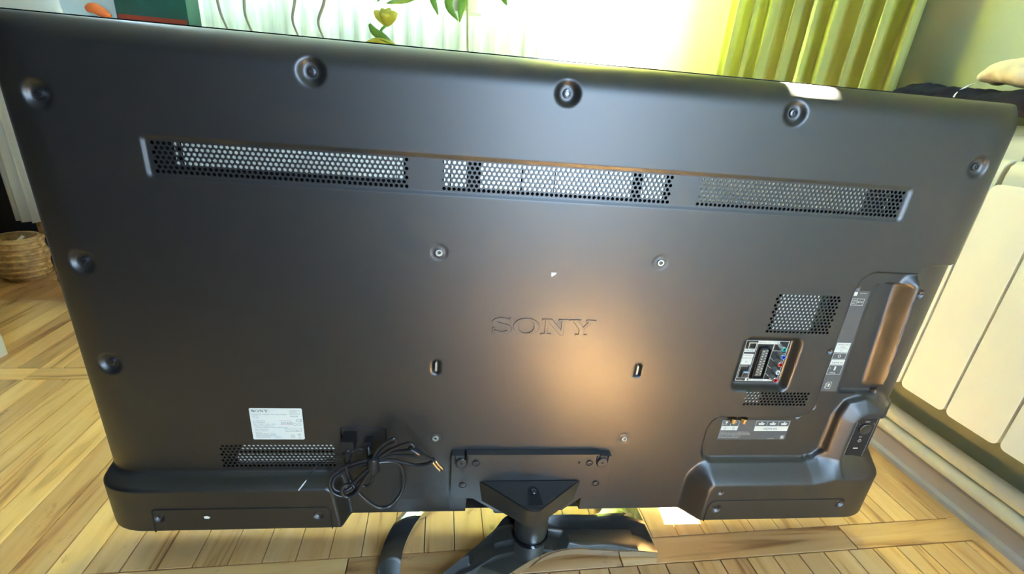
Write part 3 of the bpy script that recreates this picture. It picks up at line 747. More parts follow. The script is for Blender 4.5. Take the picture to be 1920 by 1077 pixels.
printed('dark_printing', [T('AUDIO OUT', .4620, .0258, .0036), T('(VAR)', .4680, .0218, .0030), ('r', .4620, .4815, .0200, .0203), ('o', .4715, .0165, .0015, .0004), T('HDMI IN', .4635, -.0070, .0046, 1.1)], Y1-.0003, M['ink'], sl_)
# lower socket label
bm = bmesh.new(); prism(bm, rounded(.3100, .4310, -.1560, -.1165, .001), Y1, Y1+.0008); hl = bobj('lower_label', bm, M['grey_label'], tv); hl['label'] = 'grey printed label above the lower sockets'
pr = [('f', .3115, .3405, -.1290, -.1180, .0005), ('r', .3115, .3405, -.1370, -.1290), ('r', .3257, .3263, -.1290, -.1180), ('c', .3185, -.1212, .0022), ('c', .3330, -.1212, .0022),
      ('f', .3700, .4295, -.1290, -.1180, .0005), ('r', .3700, .4295, -.1385, -.1290), ('r', .3898, .3903, -.1290, -.1180), ('r', .4097, .4102, -.1290, -.1180)]
for x in (.3800, .4000, .4200): pr += [('p', [(x-.0055, -.1225), (x+.0055, -.1225), (x+.0045, -.1262), (x-.0045, -.1262)]), ('r', x-.0012, x+.0012, -.1222, -.1200)]
for k, s in enumerate(['Manufactured under license from Dolby Laboratories.', 'Manufactured under license from DTS Licensing Limited.', 'For U.S. and worldwide patent and trademark information', 'HDMI is a trademark of HDMI Licensing', 'For DTS patents see patents.dts.com']): pr.append(T(s, .3112, -.1412-.0028*k, .00235))
pr += [('f', .4215, .4280, -.1545, -.1475, .0006), ('r', .4230, .4265, -.1530, -.1490), T('4-449-905-01', .3990, -.1545, .0022), T('RF IN', .3125, -.1262, .0030)]
printed('printing', pr, Y1-.0002, M['print'], hl)
printed('dark_printing', [T('HDMI IN', .3860, -.1358, .0058, 1.1), ('o', .3185, -.1330, .0022, .0004), ('o', .3330, -.1330, .0022, .0004), ('r', .3183, .3187, -.1365, -.1318), ('r', .3328, .3332, -.1365, -.1318)], Y1-.0003, M['ink'], hl)
# aerial sockets pointing down from under the edge
for x in (.3235, .3420):
    bm = bmesh.new(); lathe(bm, [(.0052, 0), (.0052, -.004), (.0044, -.0045), (.0044, -.0090), (.0020, -.0095)], (x, .0005, -.1075), 'z', 18)
    autosmooth(bobj('aerial_socket', bm, M['gold'], tv))
# side control pad
bm = bmesh.new(); prism(bm, rounded(.5460, .5850, -.1930, -.1070, .002), .0030, .0075); cp = bobj('control_pad', bm, M['black'], tv, bevel=.0006)
bm = bmesh.new(); lathe(bm, [(.0105, 0), (.0105, .0022), (.0095, .0032), (.0060, .0026), (.0001, .0026)], (.5660, .0030, -.1300), 'y', 26); autosmooth(bobj('joystick_button', bm, M['module'], cp))
printed('printing', [T('CH+', .5625, -.1170, .0042), T('+', .5780, -.1215, .0050), T('-', .5520, -.1215, .0050), T('CH-', .5620, -.1480, .0036), ('o', .5660, -.1550, .0030, .0006), ('r', .5657, .5663, -.1552, -.1512), ('r', .5600, .5690, -.1720, -.1700), ('r', .5480, .5483, -.1890, -.1070), ('r', .5827, .5830, -.1890, -.1070)], .0028, M['print'], cp)
# panel under the mains inlet
bm = bmesh.new(); lathe(bm, [(.0001, .0012), (.0050, .0012), (.0058, .0004), (.0058, -.001)], (-.263, 0, -.1725), 'y', 22); autosmooth(bobj('round_boss', bm, M['module'], tv))

# ---- stand: bracket plate, triangular shelf, neck, looped base
def lobed_plate():
    bm = bmesh.new()
    P = [(-.1240, -.2480), (-.1190, -.2545), (-.0880, -.2570), (-.0500, -.2850), (.060, -.2850), (.090, -.2570), (.1230, -.2520), (.1270, -.2460), (.1275, -.1720), (.1090, -.1720), (.1090, -.1790), (.1075, -.1790),
         (.1075, -.1690), (-.1015, -.1690), (-.1015, -.1790), (-.1050, -.1790), (-.1050, -.1700), (-.1240, -.1700)]
    prism(bm, P, -.0130, -.0005); return bm
br = bobj('stand_bracket', lobed_plate(), M['module'], tv, bevel=.0012)
for x, z, r in ((-.1090, -.1830, .0082), (.1130, -.1830, .0082)):
    bm = bmesh.new(); lathe(bm, [(.0001, .0030), (r*.9, .0030), (r, .0022), (r, -.001)], (x, -.0130, z), 'y', 26); s_ = autosmooth(bobj('thumb_screw', bm, M['screw'], br)); s_['label'] = 'large flat crosshead screw'
    bm = bmesh.new()
    for d in (PI/4, -PI/4):
        c, s = math.cos(d)*.0028, math.sin(d)*.0028; n_ = (-s*.18, c*.18)
        prism(bm, [(x-c-n_[0], z-s-n_[1]), (x+c-n_[0], z+s-n_[1]), (x+c+n_[0], z+s+n_[1]), (x-c+n_[0], z-s+n_[1])], -.0162, -.0155)
    bobj('cross_slot', bm, M['deep'], br)
    bm = bmesh.new(); tube(bm, [(x-r*1.1, -.0135, z+.012), (x-r*1.1, -.0135, z), (x-r*.7, -.0135, z-r*.9), (x, -.0135, z-r*1.15), (x+r*.7, -.0135, z-r*.9), (x+r*1.1, -.0135, z), (x+r*1.1, -.0135, z+.012)], .0011, 8, 4); bobj('screw_guard', bm, M['black'], br, smooth=True)
for x, z in ((-.0870, -.1845), (.0925, -.1850), (-.1060, -.2280), (.1090, -.2270)):
    bm = bmesh.new(); lathe(bm, [(.0058, .0003), (.0050, -.0006), (.0048, -.004), (.0001, -.004)], (x, -.0135, z), 'y', 22, False); bobj('screw_well', bm, M['deep'], br, smooth=False)
    bm = bmesh.new(); lathe(bm, [(.0001, .0004), (.0014, .0004), (.0015, .0012), (.0034, .0010), (.0038, -.0005)], (x, -.0138, z+.0008), 'y', 18); autosmooth(bobj('screw', bm, M['screw'], br))
bm = bmesh.new(); lathe(bm, [(.0001, .0003), (.0022, .0003), (.0022, -.001)], (.0760, -.0131, -.1845), 'y', 16); bobj('pin_hole', bm, M['deep'], br)
printed('printing', [T('1', .0900, -.1985, .0050), T('2', .0960, -.2285, .0050)], -.0133, M['ink'], br)
# shelf
def tri(r, yo=0.):
    apex = (.000, -.0720); pts = [(-.0800, -.0125), (.0830, -.0125)]
    # rounded nose
    import math as m
    ax, ay = apex; nose = []
    for k in range(9):
        a = R(-52 - (180-104)*k/8.); nose.append((ax+.0180*m.cos(a), ay+.0170+.0180*m.sin(a)))
    return pts+nose
bm = bmesh.new(); P = tri(0)
top = [bm.verts.new((x, y, -.2205)) for x, y in P]; mid = [bm.verts.new((x, y, -.2250)) for x, y in P]
low = [bm.verts.new((x*.93, y*.96 if y < -.03 else y, -.2560 if y < -.03 else -.2620)) for x, y in P]
bm.faces.new(top); bm.faces.new(low[::-1])
for A_, B_ in ((top, mid), (mid, low)):
    for i in range(len(P)): bm.faces.new([A_[i], A_[(i+1) % len(P)], B_[(i+1) % len(P)], B_[i]])
bmesh.ops.recalc_face_normals(bm, faces=bm.faces)
bmesh.ops.bevel(bm, geom=[e for e in bm.edges if abs(e.verts[0].co.z+.2205) < 1e-5 and abs(e.verts[1].co.z+.2205) < 1e-5], offset=.0016, segments=2, affect='EDGES')
sh = autosmooth(bobj('stand_shelf', bm, M['module'], tv), 40)
bm = bmesh.new()   # raised tongue with its screw
Pt = [(-.0090, -.0560)] + [(.0085*math.cos(R(a)), -.0420+.0095*math.sin(R(a))) for a in (170, 150, 120, 90, 60, 30, 10)] + [(.0100, -.0560), (.0115, -.0700), (-.0115, -.0700)]
Pt = [(x+.0030, y+.006) for x, y in Pt]
for i in range(len(Pt)):
    pass
prism(bm, Pt, -.2212, -.2188, 'z'); bobj('shelf_tongue', bm, M['black'], sh, bevel=.0005)
bm = bmesh.new(); lathe(bm, [(.0050, -.001), (.0050, .0012), (.0042, .0022), (.0020, .0026), (.0018, .0014), (.0001, .0014)], (.0030, -.0380, -.2186), 'z', 20); autosmooth(bobj('screw', bm, M['screw'], sh))
# neck
NX, NY = .0130, -.0060
bm = bmesh.new(); lathe(bm, [(.0280, -.2520), (.0280, -.3350), (.0270, -.3400)], (NX, NY, 0), 'z', 48); autosmooth(bobj('neck', bm, M['module'], tv))
bm = bmesh.new(); lathe(bm, [(.0300, -.3385), (.0315, -.3400), (.0325, -.3460)], (NX, NY, 0), 'z', 48); autosmooth(bobj('neck_collar', bm, M['gloss'], tv))
# dark hinge piece and clear foot under the notch
bm = bmesh.new(); prism(bm, rounded(-.0520, -.0150, -.3080, -.2850, .006), .004, .030); bobj('stand_hook', bm, M['black'], tv, bevel=.002)

# base: a looped band of smoked chrome. Sections (near edge, far edge, z of top)
def strip(name, secs_, th=.014, crown=.0025, m='chrome', drop=.004):
    bm = bmesh.new(); n = 9; rings = []
    Pn = smooth_path([(*a[0], a[2]) for a in secs_], 6); Pf = smooth_path([(*a[1], a[2]) for a in secs_], 6)
    for a, b in zip(Pn, Pf):
        ring = []
        for k in range(n):
            t_ = k/(n-1); p = a*(1-t_)+b*t_; ring.append(bm.verts.new((p[0], p[1], p[2]+crown*(1-(2*t_-1)**2))))
        for k in (n-1, 0):
            p = b if k else a; ring.append(bm.verts.new((p[0], p[1], max(FZ+.001, p[2]-th))))
        rings.append(ring)
    q = n+2
    for A_, B_ in zip(rings, rings[1:]):
        for i in range(q): bm.faces.new([A_[i], A_[(i+1) % q], B_[(i+1) % q], B_[i]])
    bm.faces.new(rings[0]); bm.faces.new(rings[-1][::-1])
    return autosmooth(bobj(name, bm, M[m], tv), 40)
ZR = -.3530
def ringpt(a, r_in, r_out):
    # loop centre and radii
    cx, cy = .0, -.045
    return ((cx+r_in*math.cos(R(a)), cy+(r_in-.0)*.92*math.sin(R(a))), (cx+r_out*math.cos(R(a)), cy+r_out*.92*math.sin(R(a))), ZR)
loop = [ringpt(a, .198, .232) for a in range(24, 221, 14)]
strip('base_loop', loop)
arm = [((-.125, -.150), (-.190, -.118), -.3560), ((-.080, -.105), (-.150, -.083), -.3540), ((-.030, -.0755), (-.098, -.041), -.3500), ((.010, -.0555), (-.050, .000), -.3450), ((.046, -.0430), (-.020, .030), -.3420),
       ((.085, -.0370), (.040, .030), -.3430), ((.120, -.0370), (.095, .033), -.3465), ((.1500, -.0375), (.140, .035), -.3490), ((.1700, -.0380), (.158, .050), -.3505), ((.1960, -.0380), (.190, .085), -.3525)]
strip('base_arm', arm, .015, .0022)
strip('base_tip', [((.1960, -.0380), (.190, .085), -.3525), ((.2150, -.0382), (.2080, .085), -.3550), ((.2310, -.0385), (.226, .085), -.3580)], .013, .0)
# worn specks on the arm
for k, (x, y, a, l) in enumerate(((-.046, -.030, .6, .007), (-.062, -.040, 2.2, .004), (-.083, -.052, .9, .003), (-.092, -.062, .2, .004), (.050, -.012, -.5, .008), (.092, -.006, -.4, .006), (.072, -.020, -.3, .004))):
    bm = bmesh.new(); zz_ = -.3400 - .0135*abs(x-.02)/.12
    lathe(bm, [(.0001, .0006), (.0016, .0004), (.0018, -.004)], (x, y, zz_), 'z', 8)
    o = bobj('paint_chip' if k in (0, 4, 5, 6) else 'dust_speck', bm, M['black'] if k in (0, 4, 5, 6) else M['chrome_dusty'], tv)
    o.hide_render = False

# ================================================================ POWER CABLE, coiled and tied, plugged into the back
K = {
 'main':[(-0.277,-0.02,-0.17),(-0.278,-0.022,-0.187),(-0.273,-0.025,-0.205),(-0.262,-0.03,-0.222),(-0.248,-0.032,-0.239),(-0.232,-0.032,-0.252),(-0.216,-0.03,-0.252),(-0.204,-0.02,-0.245),(-0.197,-0.014,-0.228),(-0.197,-0.012,-0.206),(-0.202,-0.012,-0.189),(-0.214,-0.015,-0.179),(-0.238,-0.02,-0.177)],
 'l1':[(-0.236,-0.03,-0.167),(-0.25,-0.03,-0.163),(-0.267,-0.03,-0.169),(-0.286,-0.03,-0.178),(-0.298,-0.032,-0.192),(-0.3,-0.034,-0.206),(-0.295,-0.036,-0.218),(-0.282,-0.036,-0.225),(-0.269,-0.034,-0.222),(-0.257,-0.03,-0.21),(-0.244,-0.03,-0.188),(-0.236,-0.03,-0.174)],
 'l2':[(-0.24,-0.022,-0.178),(-0.257,-0.022,-0.178),(-0.279,-0.022,-0.189),(-0.294,-0.026,-0.198),(-0.297,-0.03,-0.21),(-0.29,-0.032,-0.218),(-0.276,-0.03,-0.218),(-0.261,-0.022,-0.207),(-0.248,-0.022,-0.189),(-0.24,-0.022,-0.18)],
 'l3':[(-0.236,-0.036,-0.168),(-0.247,-0.036,-0.177),(-0.267,-0.038,-0.198),(-0.279,-0.04,-0.201),(-0.281,-0.042,-0.212),(-0.275,-0.042,-0.22),(-0.263,-0.04,-0.216),(-0.253,-0.036,-0.2),(-0.239,-0.036,-0.174)],
 'l4':[(-0.241,-0.018,-0.185),(-0.241,-0.016,-0.203),(-0.245,-0.016,-0.22),(-0.253,-0.016,-0.226),(-0.26,-0.016,-0.221),(-0.255,-0.018,-0.201),(-0.243,-0.02,-0.183)],
 'u1':[(-0.238,-0.03,-0.171),(-0.235,-0.034,-0.151),(-0.226,-0.04,-0.131),(-0.213,-0.045,-0.115),(-0.204,-0.045,-0.11),(-0.203,-0.04,-0.121),(-0.215,-0.035,-0.132),(-0.228,-0.03,-0.149),(-0.236,-0.028,-0.166)],
 'u2':[(-0.236,-0.03,-0.166),(-0.223,-0.03,-0.152),(-0.208,-0.034,-0.138),(-0.192,-0.038,-0.127),(-0.182,-0.04,-0.124),(-0.178,-0.04,-0.131),(-0.187,-0.035,-0.14),(-0.205,-0.03,-0.147),(-0.224,-0.028,-0.155),(-0.236,-0.028,-0.166)],
 'u3':[(-0.237,-0.025,-0.17),(-0.218,-0.025,-0.16),(-0.2,-0.025,-0.159),(-0.176,-0.027,-0.158),(-0.156,-0.03,-0.159),(-0.151,-0.03,-0.162),(-0.158,-0.028,-0.171),(-0.176,-0.026,-0.176),(-0.194,-0.024,-0.173),(-0.215,-0.022,-0.169),(-0.235,-0.022,-0.17)],
}
pc = empty('power_cable', (-.24, -.02, -.25), 'black power cable coiled and tied, plugged into the lower back of the television', 'cable')
for k_, pts in K.items():
    bm = bmesh.new(); tube(bm, pts, .0027 if k_ != 'main' else .0029, 10, 6)
    bobj('cord', bm, M['cable'], pc, smooth=True)
bm = bmesh.new(); box(bm, -.2835, -.2655, -.0240, -.0002, -.1535, -.1350)
bobj('plug_body', bm, M['black'], pc, bevel=.003)
bm = bmesh.new(); tube(bm, [(-.2745, -.018, -.150), (-.2755, -.019, -.162), (-.2765, -.0195, -.172), (-.2770, -.020, -.178)], lambda t: .0072-.0035*t, 12, 4); bobj('strain_relief', bm, M['black'], pc, smooth=True)
bm = bmesh.new(); tube(bm, [(-.2370, -.032, -.156), (-.2370, -.033, -.164), (-.2365, -.033, -.173), (-.2360, -.032, -.180)], lambda t: .0085, 12, 4); bobj('twist_tie', bm, M['cable'], pc, smooth=True)
bm = bmesh.new(); tube(bm, [(-.184, -.043, -.130), (-.176, -.040, -.136), (-.166, -.036, -.146), (-.153, -.031, -.159), (-.150, -.030, -.164)], lambda t: .0030+.0065*math.exp(-((t-.33)/.25)**2), 14, 5, flat=.6); pl = bobj('mains_plug', bm, M['cable'], pc, smooth=True)
for dx in (0, .0042):
    bm = bmesh.new(); tube(bm, [(-.1525+dx, -.030, -.166+dx*.6), (-.1465+dx, -.030, -.1755+dx*.6), (-.1400+dx, -.030, -.1830+dx*.6)], .0019, 10, 3); bobj('plug_pin', bm, M['gold'], pl, smooth=True)
cl = empty('cable_clip', (-.246, -.012, -.165), 'small black cable clip on the television back above the tied cable', 'clip')
bm = bmesh.new(); box(bm, -.2520, -.2420, -.0140, -.0002, -.1570, -.1440); bobj('clip_head', bm, M['black'], cl, bevel=.0015)
bm = bmesh.new(); tube(bm, [(-.2470, -.014, -.150), (-.2450, -.020, -.158), (-.2440, -.028, -.166), (-.2420, -.034, -.172)], .0026, 8, 4, flat=.5); bobj('clip_strap', bm, M['cable'], cl, smooth=True)
bm = bmesh.new(); tube(bm, [(-0.251,-0.0145,-0.156),(-0.259,-0.018,-0.151),(-0.268,-0.026,-0.151),(-0.285,-0.026,-0.162),(-0.296,-0.014,-0.176),(-0.313,-0.006,-0.184),(-0.328,-0.010,-0.197),(-0.336,-0.024,-0.2035),(-0.346,-0.030,-0.217)], .0008, 6, 6); o = bobj('thin_wire', bm, M['cable'], smooth=True)
tag(o, 'thin dark wire trailing left from the cable clip across the lower left vent', 'wire')
bm = bmesh.new(); tube(bm, [(-.3360, -.0245, -.2045), (-.3415, -.0290, -.2115), (-.3460, -.0305, -.2175)], .0011, 6, 3); bobj('bare_wire_end', bm, M['thread'], o, smooth=True)['label'] = 'pale frayed wire end'

# ================================================================ WINDOW SIDE: curtains, sill things, plant
def curtain(name, path, z0, z1, m, label, cat, amp=.018, waves=9, nseg=140, group=None, lean=0., ph=0.):
    P = np.array(smooth_path([(a, b, 0) for a, b in path], 12))[:, :2]
    L = np.r_[0, np.cumsum(np.linalg.norm(np.diff(P, axis=0), axis=1))]; tot = L[-1]
    v, f = [], []; nz_ = 16; rr = random.Random(len(name)+waves)
    phs = [rr.uniform(0, 6.28) for _ in range(4)]
    for i in range(nseg+1):
        s = tot*i/nseg; x = np.interp(s, L, P[:, 0]); y = np.interp(s, L, P[:, 1]); x2 = np.interp(min(tot, s+.01), L, P[:, 0]); y2 = np.interp(min(tot, s+.01), L, P[:, 1])
        x1_ = np.interp(max(0, s-.01), L, P[:, 0]); y1_ = np.interp(max(0, s-.01), L, P[:, 1])
        t_ = np.array([x2-x1_, y2-y1_]); t_ /= np.linalg.norm(t_)+1e-9; n_ = np.array([-t_[1], t_[0]])
        for j in range(nz_+1):
            u = j/nz_; k = 2*PI*waves*i/nseg
            d = amp*(math.sin(k+ph+.5*math.sin(k*.37+phs[0])+.35*u)+.35*math.sin(2.3*k+phs[1]+.6*u))*(.75+.35*(1-u)); e = amp*.45*math.cos(1.0*k+phs[2])
            v.append((x+n_[0]*d+t_[0]*e+lean*(1-u), y+n_[1]*d+t_[1]*e, z0+(z1-z0)*u))
    for i in range(nseg):
        for j in range(nz_): a = i*(nz_+1)+j; f.append((a, a+nz_+1, a+nz_+2, a+1))
    o = mesh(name, v, f, m, smooth=True)
    md = o.modifiers.new('thick', 'SOLIDIFY'); md.thickness = .0012
    return tag(o, label, cat, group)
curtain('curtain', [(.685, 1.04), (.755, .84), (.815, .68), (.864, .50)], -.225, 2.90, M['lime'], 'wide lime green curtain gathered in folds beside the radiator wall', 'curtain', .020, 9)
curtain('curtain', [(.235, 1.135), (.300, 1.125), (.365, 1.13)], FZ+.03, 2.90, M['lime'], 'narrow lime green curtain strip hanging left of the white tulle', 'curtain', .010, 4, 70)
curtain('sheer_curtain', [(-1.20, 1.20), (-.90, 1.20), (-.55, 1.21), (-.10, 1.20), (.24, 1.21)], WB[2]+.005, 2.90, M['tulle'], 'white sheer tulle hanging behind the plant and the sill things', 'curtain', .012, 26, 300)
rdm = bmesh.new(); tube(rdm, [(-1.30, 1.165, 2.92), (0, 1.165, 2.92), (.83, 1.165, 2.92)], .012, 12, sm=False); o = bobj('curtain_rod', rdm, M['frame'], smooth=True); tag(o, 'white curtain rod above the window', 'rod')
curtain('curtain', [(-1.635, 1.14), (-1.58, 1.13), (-1.525, 1.14)], -.18, 2.10, M['creamcloth'], 'cream cloth hanging left of the television above the parquet', 'curtain', .010, 3, 50)

# things on the sill
SZ = WB[2]
bm = bmesh.new(); prism(bm, [(-1.30, SZ), (-1.148, SZ), (-1.155, SZ+.19), (-1.325, SZ+.19)], 1.105, 1.135)
for v_ in bm.verts: pass
o = bobj('plastic_board', bm, M['paleblue'], bevel=.003); tag(o, 'pale blue upright plastic board on the windowsill behind the top left corner', 'board')
bx_ = empty('teal_box', (-1.045, 1.13, SZ), 'dark teal box with a red stripe on the windowsill', 'box')
mbox('box_body', (-1.144, -.948, 1.085, 1.16, SZ, SZ+.15), M['teal'], bx_, bevel=.003)
mbox('red_stripe', (-1.140, -.952, 1.0835, 1.0850, SZ+.006, SZ+.020), new_mat('dull_red', (.35, .06, .03), .5), bx_)
bm = bmesh.new(); tube(bm, [(-1.205, 1.06, SZ+.022), (-1.185, 1.06, SZ+.026), (-1.160, 1.06, SZ+.015), (-1.145, 1.06, SZ+.010)], lambda t: .004+.011*math.sin(PI*min(1, t*.9+.12)), 12, 5)
o = bobj('toy_fish', bm, M['orange'], smooth=True); o.name = 'orange_peg'; tag(o, 'small orange plastic piece lying in front of the pale blue board', 'ornament')

def leaf(bm, pts, wd, bend=.0, n=10):
    P = smooth_path(pts, 5); A_ = []
    for i, p in enumerate(P):
        t_ = i/(len(P)-1); q = wd*math.sin(PI*min(.98, t_*.9+.08))**.8
        tt = P[min(len(P)-1, i+1)]-P[max(0, i-1)]; tt /= np.linalg.norm(tt)+1e-9
        s = np.cross(tt, [0, 1., .2]); s /= np.linalg.norm(s)+1e-9
        A_.append([bm.verts.new(p-s*q), bm.verts.new(p+np.array([0, .18*q, 0])), bm.verts.new(p+s*q)])
    for a, b in zip(A_, A_[1:]):
        for k in (0, 1): bm.faces.new([a[k], a[k+1], b[k+1], b[k]])
def solid(o, th=.0012):
    md = o.modifiers.new('thick', 'SOLIDIFY'); md.thickness = th; return o
pf = empty('potted_plant', (-.13, 1.10, SZ), 'green long-leaved plant in a hanging white pot, leaves arching down over the windowsill', 'plant')
bm = bmesh.new(); lathe(bm, [(.0001, .150), (.062, .150), (.066, .160), (.058, .162), (.046, .002), (.0001, .002)], (-.13, 1.12, SZ+.115), 'z', 28)
M['pot'] = new_mat('white_pot', (.80, .80, .76), .3); 
ob = autosmooth(bobj('pot', bm, M['pot'], pf))
for k in range(3):
    a_ = 2*PI*k/3+.4; bm = bmesh.new(); tube(bm, [(-.13+.064*math.cos(a_), 1.12+.064*math.sin(a_), SZ+.272), (-.13+.02*math.cos(a_), 1.14+.02*math.sin(a_), SZ+.75), (-.13, 1.160, 2.905)], .0012, 6, 3); bobj('hanging_cord', bm, M['thread'], pf, smooth=True)
# plant stem and arching leaves
lv = [[(-.13, 1.12, SZ+.26), (-.16, 1.08, SZ+.21), (-.185, 1.05, SZ+.13), (-.155, 1.04, SZ+.085)],
      [(-.13, 1.12, SZ+.26), (-.13, 1.07, SZ+.20), (-.145, 1.04, SZ+.13), (-.150, 1.03, SZ+.080)],
      [(-.13, 1.12, SZ+.26), (-.18, 1.07, SZ+.22), (-.23, 1.05, SZ+.15), (-.215, 1.04, SZ+.095)],
      [(-.13, 1.12, SZ+.26), (-.08, 1.08, SZ+.21), (-.03, 1.06, SZ+.17), (-.010, 1.05, SZ+.140)],
      [(-.13, 1.12, SZ+.26), (-.22, 1.10, SZ+.20), (-.30, 1.08, SZ+.14), (-.37, 1.07, SZ+.115)],
      [(-.13, 1.12, SZ+.26), (-.24, 1.12, SZ+.24), (-.34, 1.10, SZ+.18), (-.40, 1.09, SZ+.12)]]
for k, q in enumerate(lv):
    bm = bmesh.new(); leaf(bm, q, .014); solid(bobj('leaf', bm, M['leaf'], pf, smooth=True))
bm = bmesh.new(); tube(bm, [(-.13, 1.10, SZ+.27), (-.128, 1.06, SZ+.15), (-.125, 1.05, SZ+.06), (-.122, 1.04, SZ+.003)], .004, 8, 5); bobj('aerial_root', bm, new_mat('pale_stem', (.45, .50, .30), .5), pf, smooth=True)
pf2 = empty('cut_flower', (-.375, 1.08, SZ), 'yellow flower with a bent green leaf, left of the arching plant on the windowsill', 'flower')
for k, (dx, dz) in enumerate(((-.035, .030), (-.012, .040), (.012, .042), (.034, .030), (0, .028))):
    bm = bmesh.new(); leaf(bm, [(-.370, 1.07, SZ+.055), (-.370+dx*.6, 1.06-.004*k, SZ+.065+dz*.5), (-.370+dx, 1.055, SZ+.060+dz)], .013); solid(bobj('petal', bm, M['leafy'], pf2, smooth=True))
bm = bmesh.new(); tube(bm, [(-.370, 1.07, SZ+.058), (-.388, 1.07, SZ+.040), (-.372, 1.07, SZ+.018), (-.380, 1.07, SZ+.001)], .004, 8, 5); bobj('stem', bm, M['leaf'], pf2, smooth=True)
bm = bmesh.new(); leaf(bm, [(-.420, 1.06, SZ+.055), (-.405, 1.055, SZ+.035), (-.375, 1.05, SZ+.020), (-.350, 1.05, SZ+.006)], .012); solid(bobj('leaf', bm, M['leaf'], pf2, smooth=True))
bm = bmesh.new(); leaf(bm, [(-.430, 1.06, SZ+.004), (-.400, 1.055, SZ+.012), (-.365, 1.05, SZ+.010), (-.340, 1.05, SZ+.003)], .008); solid(bobj('leaf', bm, M['leafy'], pf2, smooth=True))

# tall vases / glass stems of the clutter at the left of the sill
for k, (x, hgt) in enumerate(((-.845, .16), (-.775, .16), (-.640, .17), (-.565, .16))):
    bm = bmesh.new()
    tube(bm, [(x, 1.10, SZ+.002), (x-.012, 1.09, SZ+.05), (x-.020+.01*k, 1.09, SZ+.11), (x-.045+.015*k, 1.09, SZ+hgt)], lambda t: .0028+.003*t, 8, 6)
    o = bobj('dry_stem', bm, new_mat('grey_stem_%d' % k, (.34, .34, .26), .6), smooth=True)
    tag(o, ['grey dry stem on the sill nearest the teal box', 'second grey dry stem right of the teal box', 'third grey dry stem from the teal box', 'grey dry stem nearest the yellow flower'][k], 'stem', 'dry stems on the windowsill')

# ================================================================ RIGHT: clothes on the radiator, LEFT: clutter by the wall
def blob(name, rings_, m, n=18, parent=None):
    """rings_: list of (centre, half width vector u, half height vector v)"""
    bm = bmesh.new(); R_ = []
    for c, u, v_ in rings_:
        c, u, v_ = map(np.array, (c, u, v_)); R_.append([bm.verts.new(c+u*math.cos(2*PI*i/n)+v_*math.sin(2*PI*i/n)*(1 if math.sin(2*PI*i/n) > 0 else .75)) for i in range(n)])
    for a, b in zip(R_, R_[1:]):
        for i in range(n): bm.faces.new([a[i], a[(i+1) % n], b[(i+1) % n], b[i]])
    bm.faces.new(R_[0]); bm.faces.new(R_[-1])
    o = bobj(name, bm, m, parent, smooth=True)
    md = o.modifiers.new('sub', 'SUBSURF'); md.levels = 2; md.render_levels = 3
    tx = bpy.data.textures.new('folds', 'CLOUDS'); tx.noise_scale = .045
    md = o.modifiers.new('folds', 'DISPLACE'); md.texture = tx; md.strength = .016; md.mid_level = .5; md.texture_coords = 'GLOBAL'
    return o
rr = random.Random(3); rg = []
for i in range(14):
    t_ = i/13; y_ = .455-.515*t_; z_ = .402+.005*math.sin(7*t_); hh = .024+.008*math.sin(9*t_+1)+.006*rr.random()
    if i in (0, 13): hh *= .35
    rg.append((rm((.868, y_, z_)), (.050*(.5 if i in (0, 13) else 1), 0, 0), (0.004*rr.uniform(-1, 1), 0, hh)))
nv = blob('folded_trousers', rg, M['navy']); tag(nv, 'dark navy clothes folded over the top of the radiator', 'clothes')
for x_, y0_ in ((.82, .405), (.82, .285)):
    bm = bmesh.new(); tube(bm, [rm((.868, y0_, .436)), rm((.840, y0_-.01, .428)), rm((.820, y0_-.012, .412)), rm((.817, y0_-.016, .395))], .0016, 6, 4); bobj('white_piping', bm, M['thread'], nv, smooth=True)
rg = []
for i in range(10):
    t_ = i/9; y_ = .285-.17*t_; hh = .014+.014*math.sin(PI*t_)
    if i in (0, 9): hh *= .4
    rg.append((rm((.878-.01*t_, y_, .447+.004*math.sin(6*t_))), (.036*(.4 if i in (0, 9) else 1), 0, 0), (0, 0, hh)))
bg_ = blob('beige_cloth', rg, M['beige']); tag(bg_, 'beige cloth heaped on the navy clothes at the right edge', 'cloth')

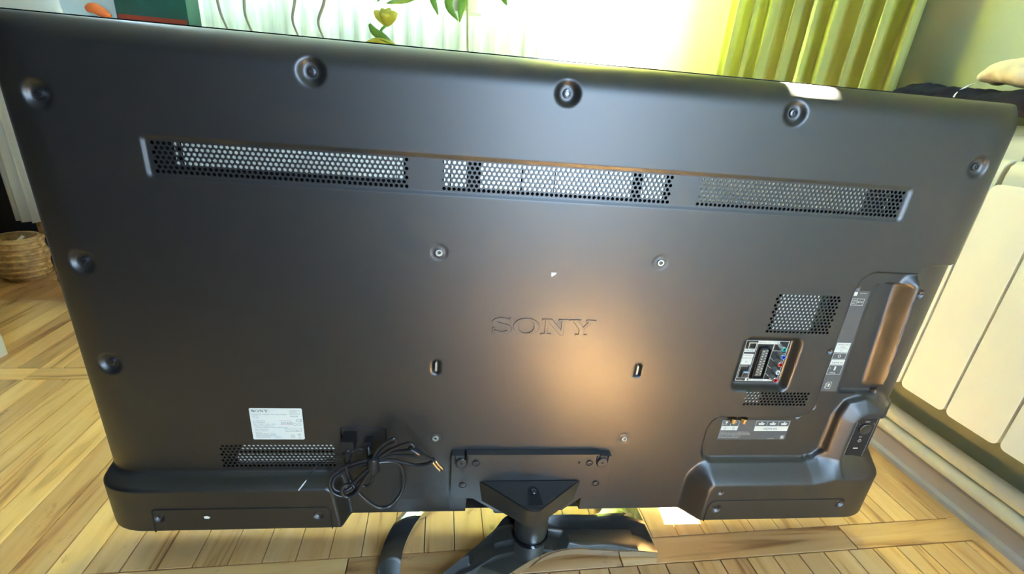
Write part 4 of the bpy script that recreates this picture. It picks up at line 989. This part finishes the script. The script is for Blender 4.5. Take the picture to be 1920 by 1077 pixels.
# left clutter
mbox_ = mbox('cabinet_side', (-1.95, -1.90, .9, 1.25, FZ, .75), M['whitewood'], room=True); bpy.data.objects.remove(mbox_)
wc = empty('cabinet', (-1.86, 1.2, FZ), 'brown wooden cabinet with a dark open gap behind the cream cloth', 'cabinet')
mbox('side_panel', (-1.99, -1.96, 1.19, 1.225, FZ, .12), M['brown'], wc, bevel=.003); mbox('side_panel', (-1.62, -1.59, 1.19, 1.225, FZ, .12), M['brown'], wc, bevel=.003)
mbox('top', (-2.00, -1.57, 1.185, 1.225, .12, .15), M['brown'], wc, bevel=.003); mbox('back_panel', (-1.96, -1.62, 1.215, 1.225, FZ, .12), M['deep'], wc); mbox('door', (-1.96, -1.78, 1.19, 1.20, FZ+.04, .115), M['brown'], wc, bevel=.002)
ds = empty('white_screen', (-1.52, .62, FZ), 'tall white lacquered panel at the left edge of the photo', 'panel')
mbox('panel', (-1.62, -1.27, .56, .585, FZ+.0, .55), M['whitewood'], ds, bevel=.004)
# wicker basket with a strap
bk = empty('wicker_basket', (-1.60, 1.08, FZ), 'round tan wicker basket on the parquet left of the television', 'basket')
bm = bmesh.new(); lathe(bm, [(.0001, 0), (.050, 0), (.068, .04), (.072, .09), (.066, .135), (.060, .15), (.053, .148), (.060, .130), (.064, .09), (.046, .012), (.0001, .012)], (-1.62, 1.10, FZ), 'z', 30); autosmooth(bobj('basket_body', bm, M['wicker'], bk), 60)
for k in range(7):
    z = FZ+.018+.020*k; r_ = (.059, .068, .073, .074, .072, .069, .065)[k]
    bm = bmesh.new(); tube(bm, [(-1.62+r_*math.cos(2*PI*i/24), 1.10+r_*math.sin(2*PI*i/24), z) for i in range(25)], .006, 8, sm=False); bobj('wicker_band', bm, M['wicker'], bk, smooth=True)
bm = bmesh.new(); tube(bm, [(-1.69, 1.07, FZ+.03), (-1.66, 1.04, FZ+.07), (-1.61, 1.04, FZ+.11), (-1.57, 1.07, FZ+.16)], .006, 8, 6, flat=.5); bobj('strap', bm, M['beige'], bk, smooth=True)
# black bag behind the television's left edge
rg = []
for i in range(9):
    t_ = i/8; z_ = FZ+.004+.17*t_; k_ = (1-.35*t_)*(.6 if i in (0, 8) else 1)
    rg.append(((-1.305-.03*t_, .92, z_), (.065*k_, 0, 0), (0, .05*k_, 0)))
bgk = blob('shoulder_bag', rg, M['bag']); tag(bgk, 'black soft bag standing on the floor behind the left edge of the television', 'bag')
bm = bmesh.new(); tube(bm, [(-1.36, .92, -.21), (-1.375, .92, -.17), (-1.34, .92, -.15), (-1.30, .92, -.20)], .006, 8, 6); bobj('bag_handle', bm, M['bag'], bgk, smooth=True)
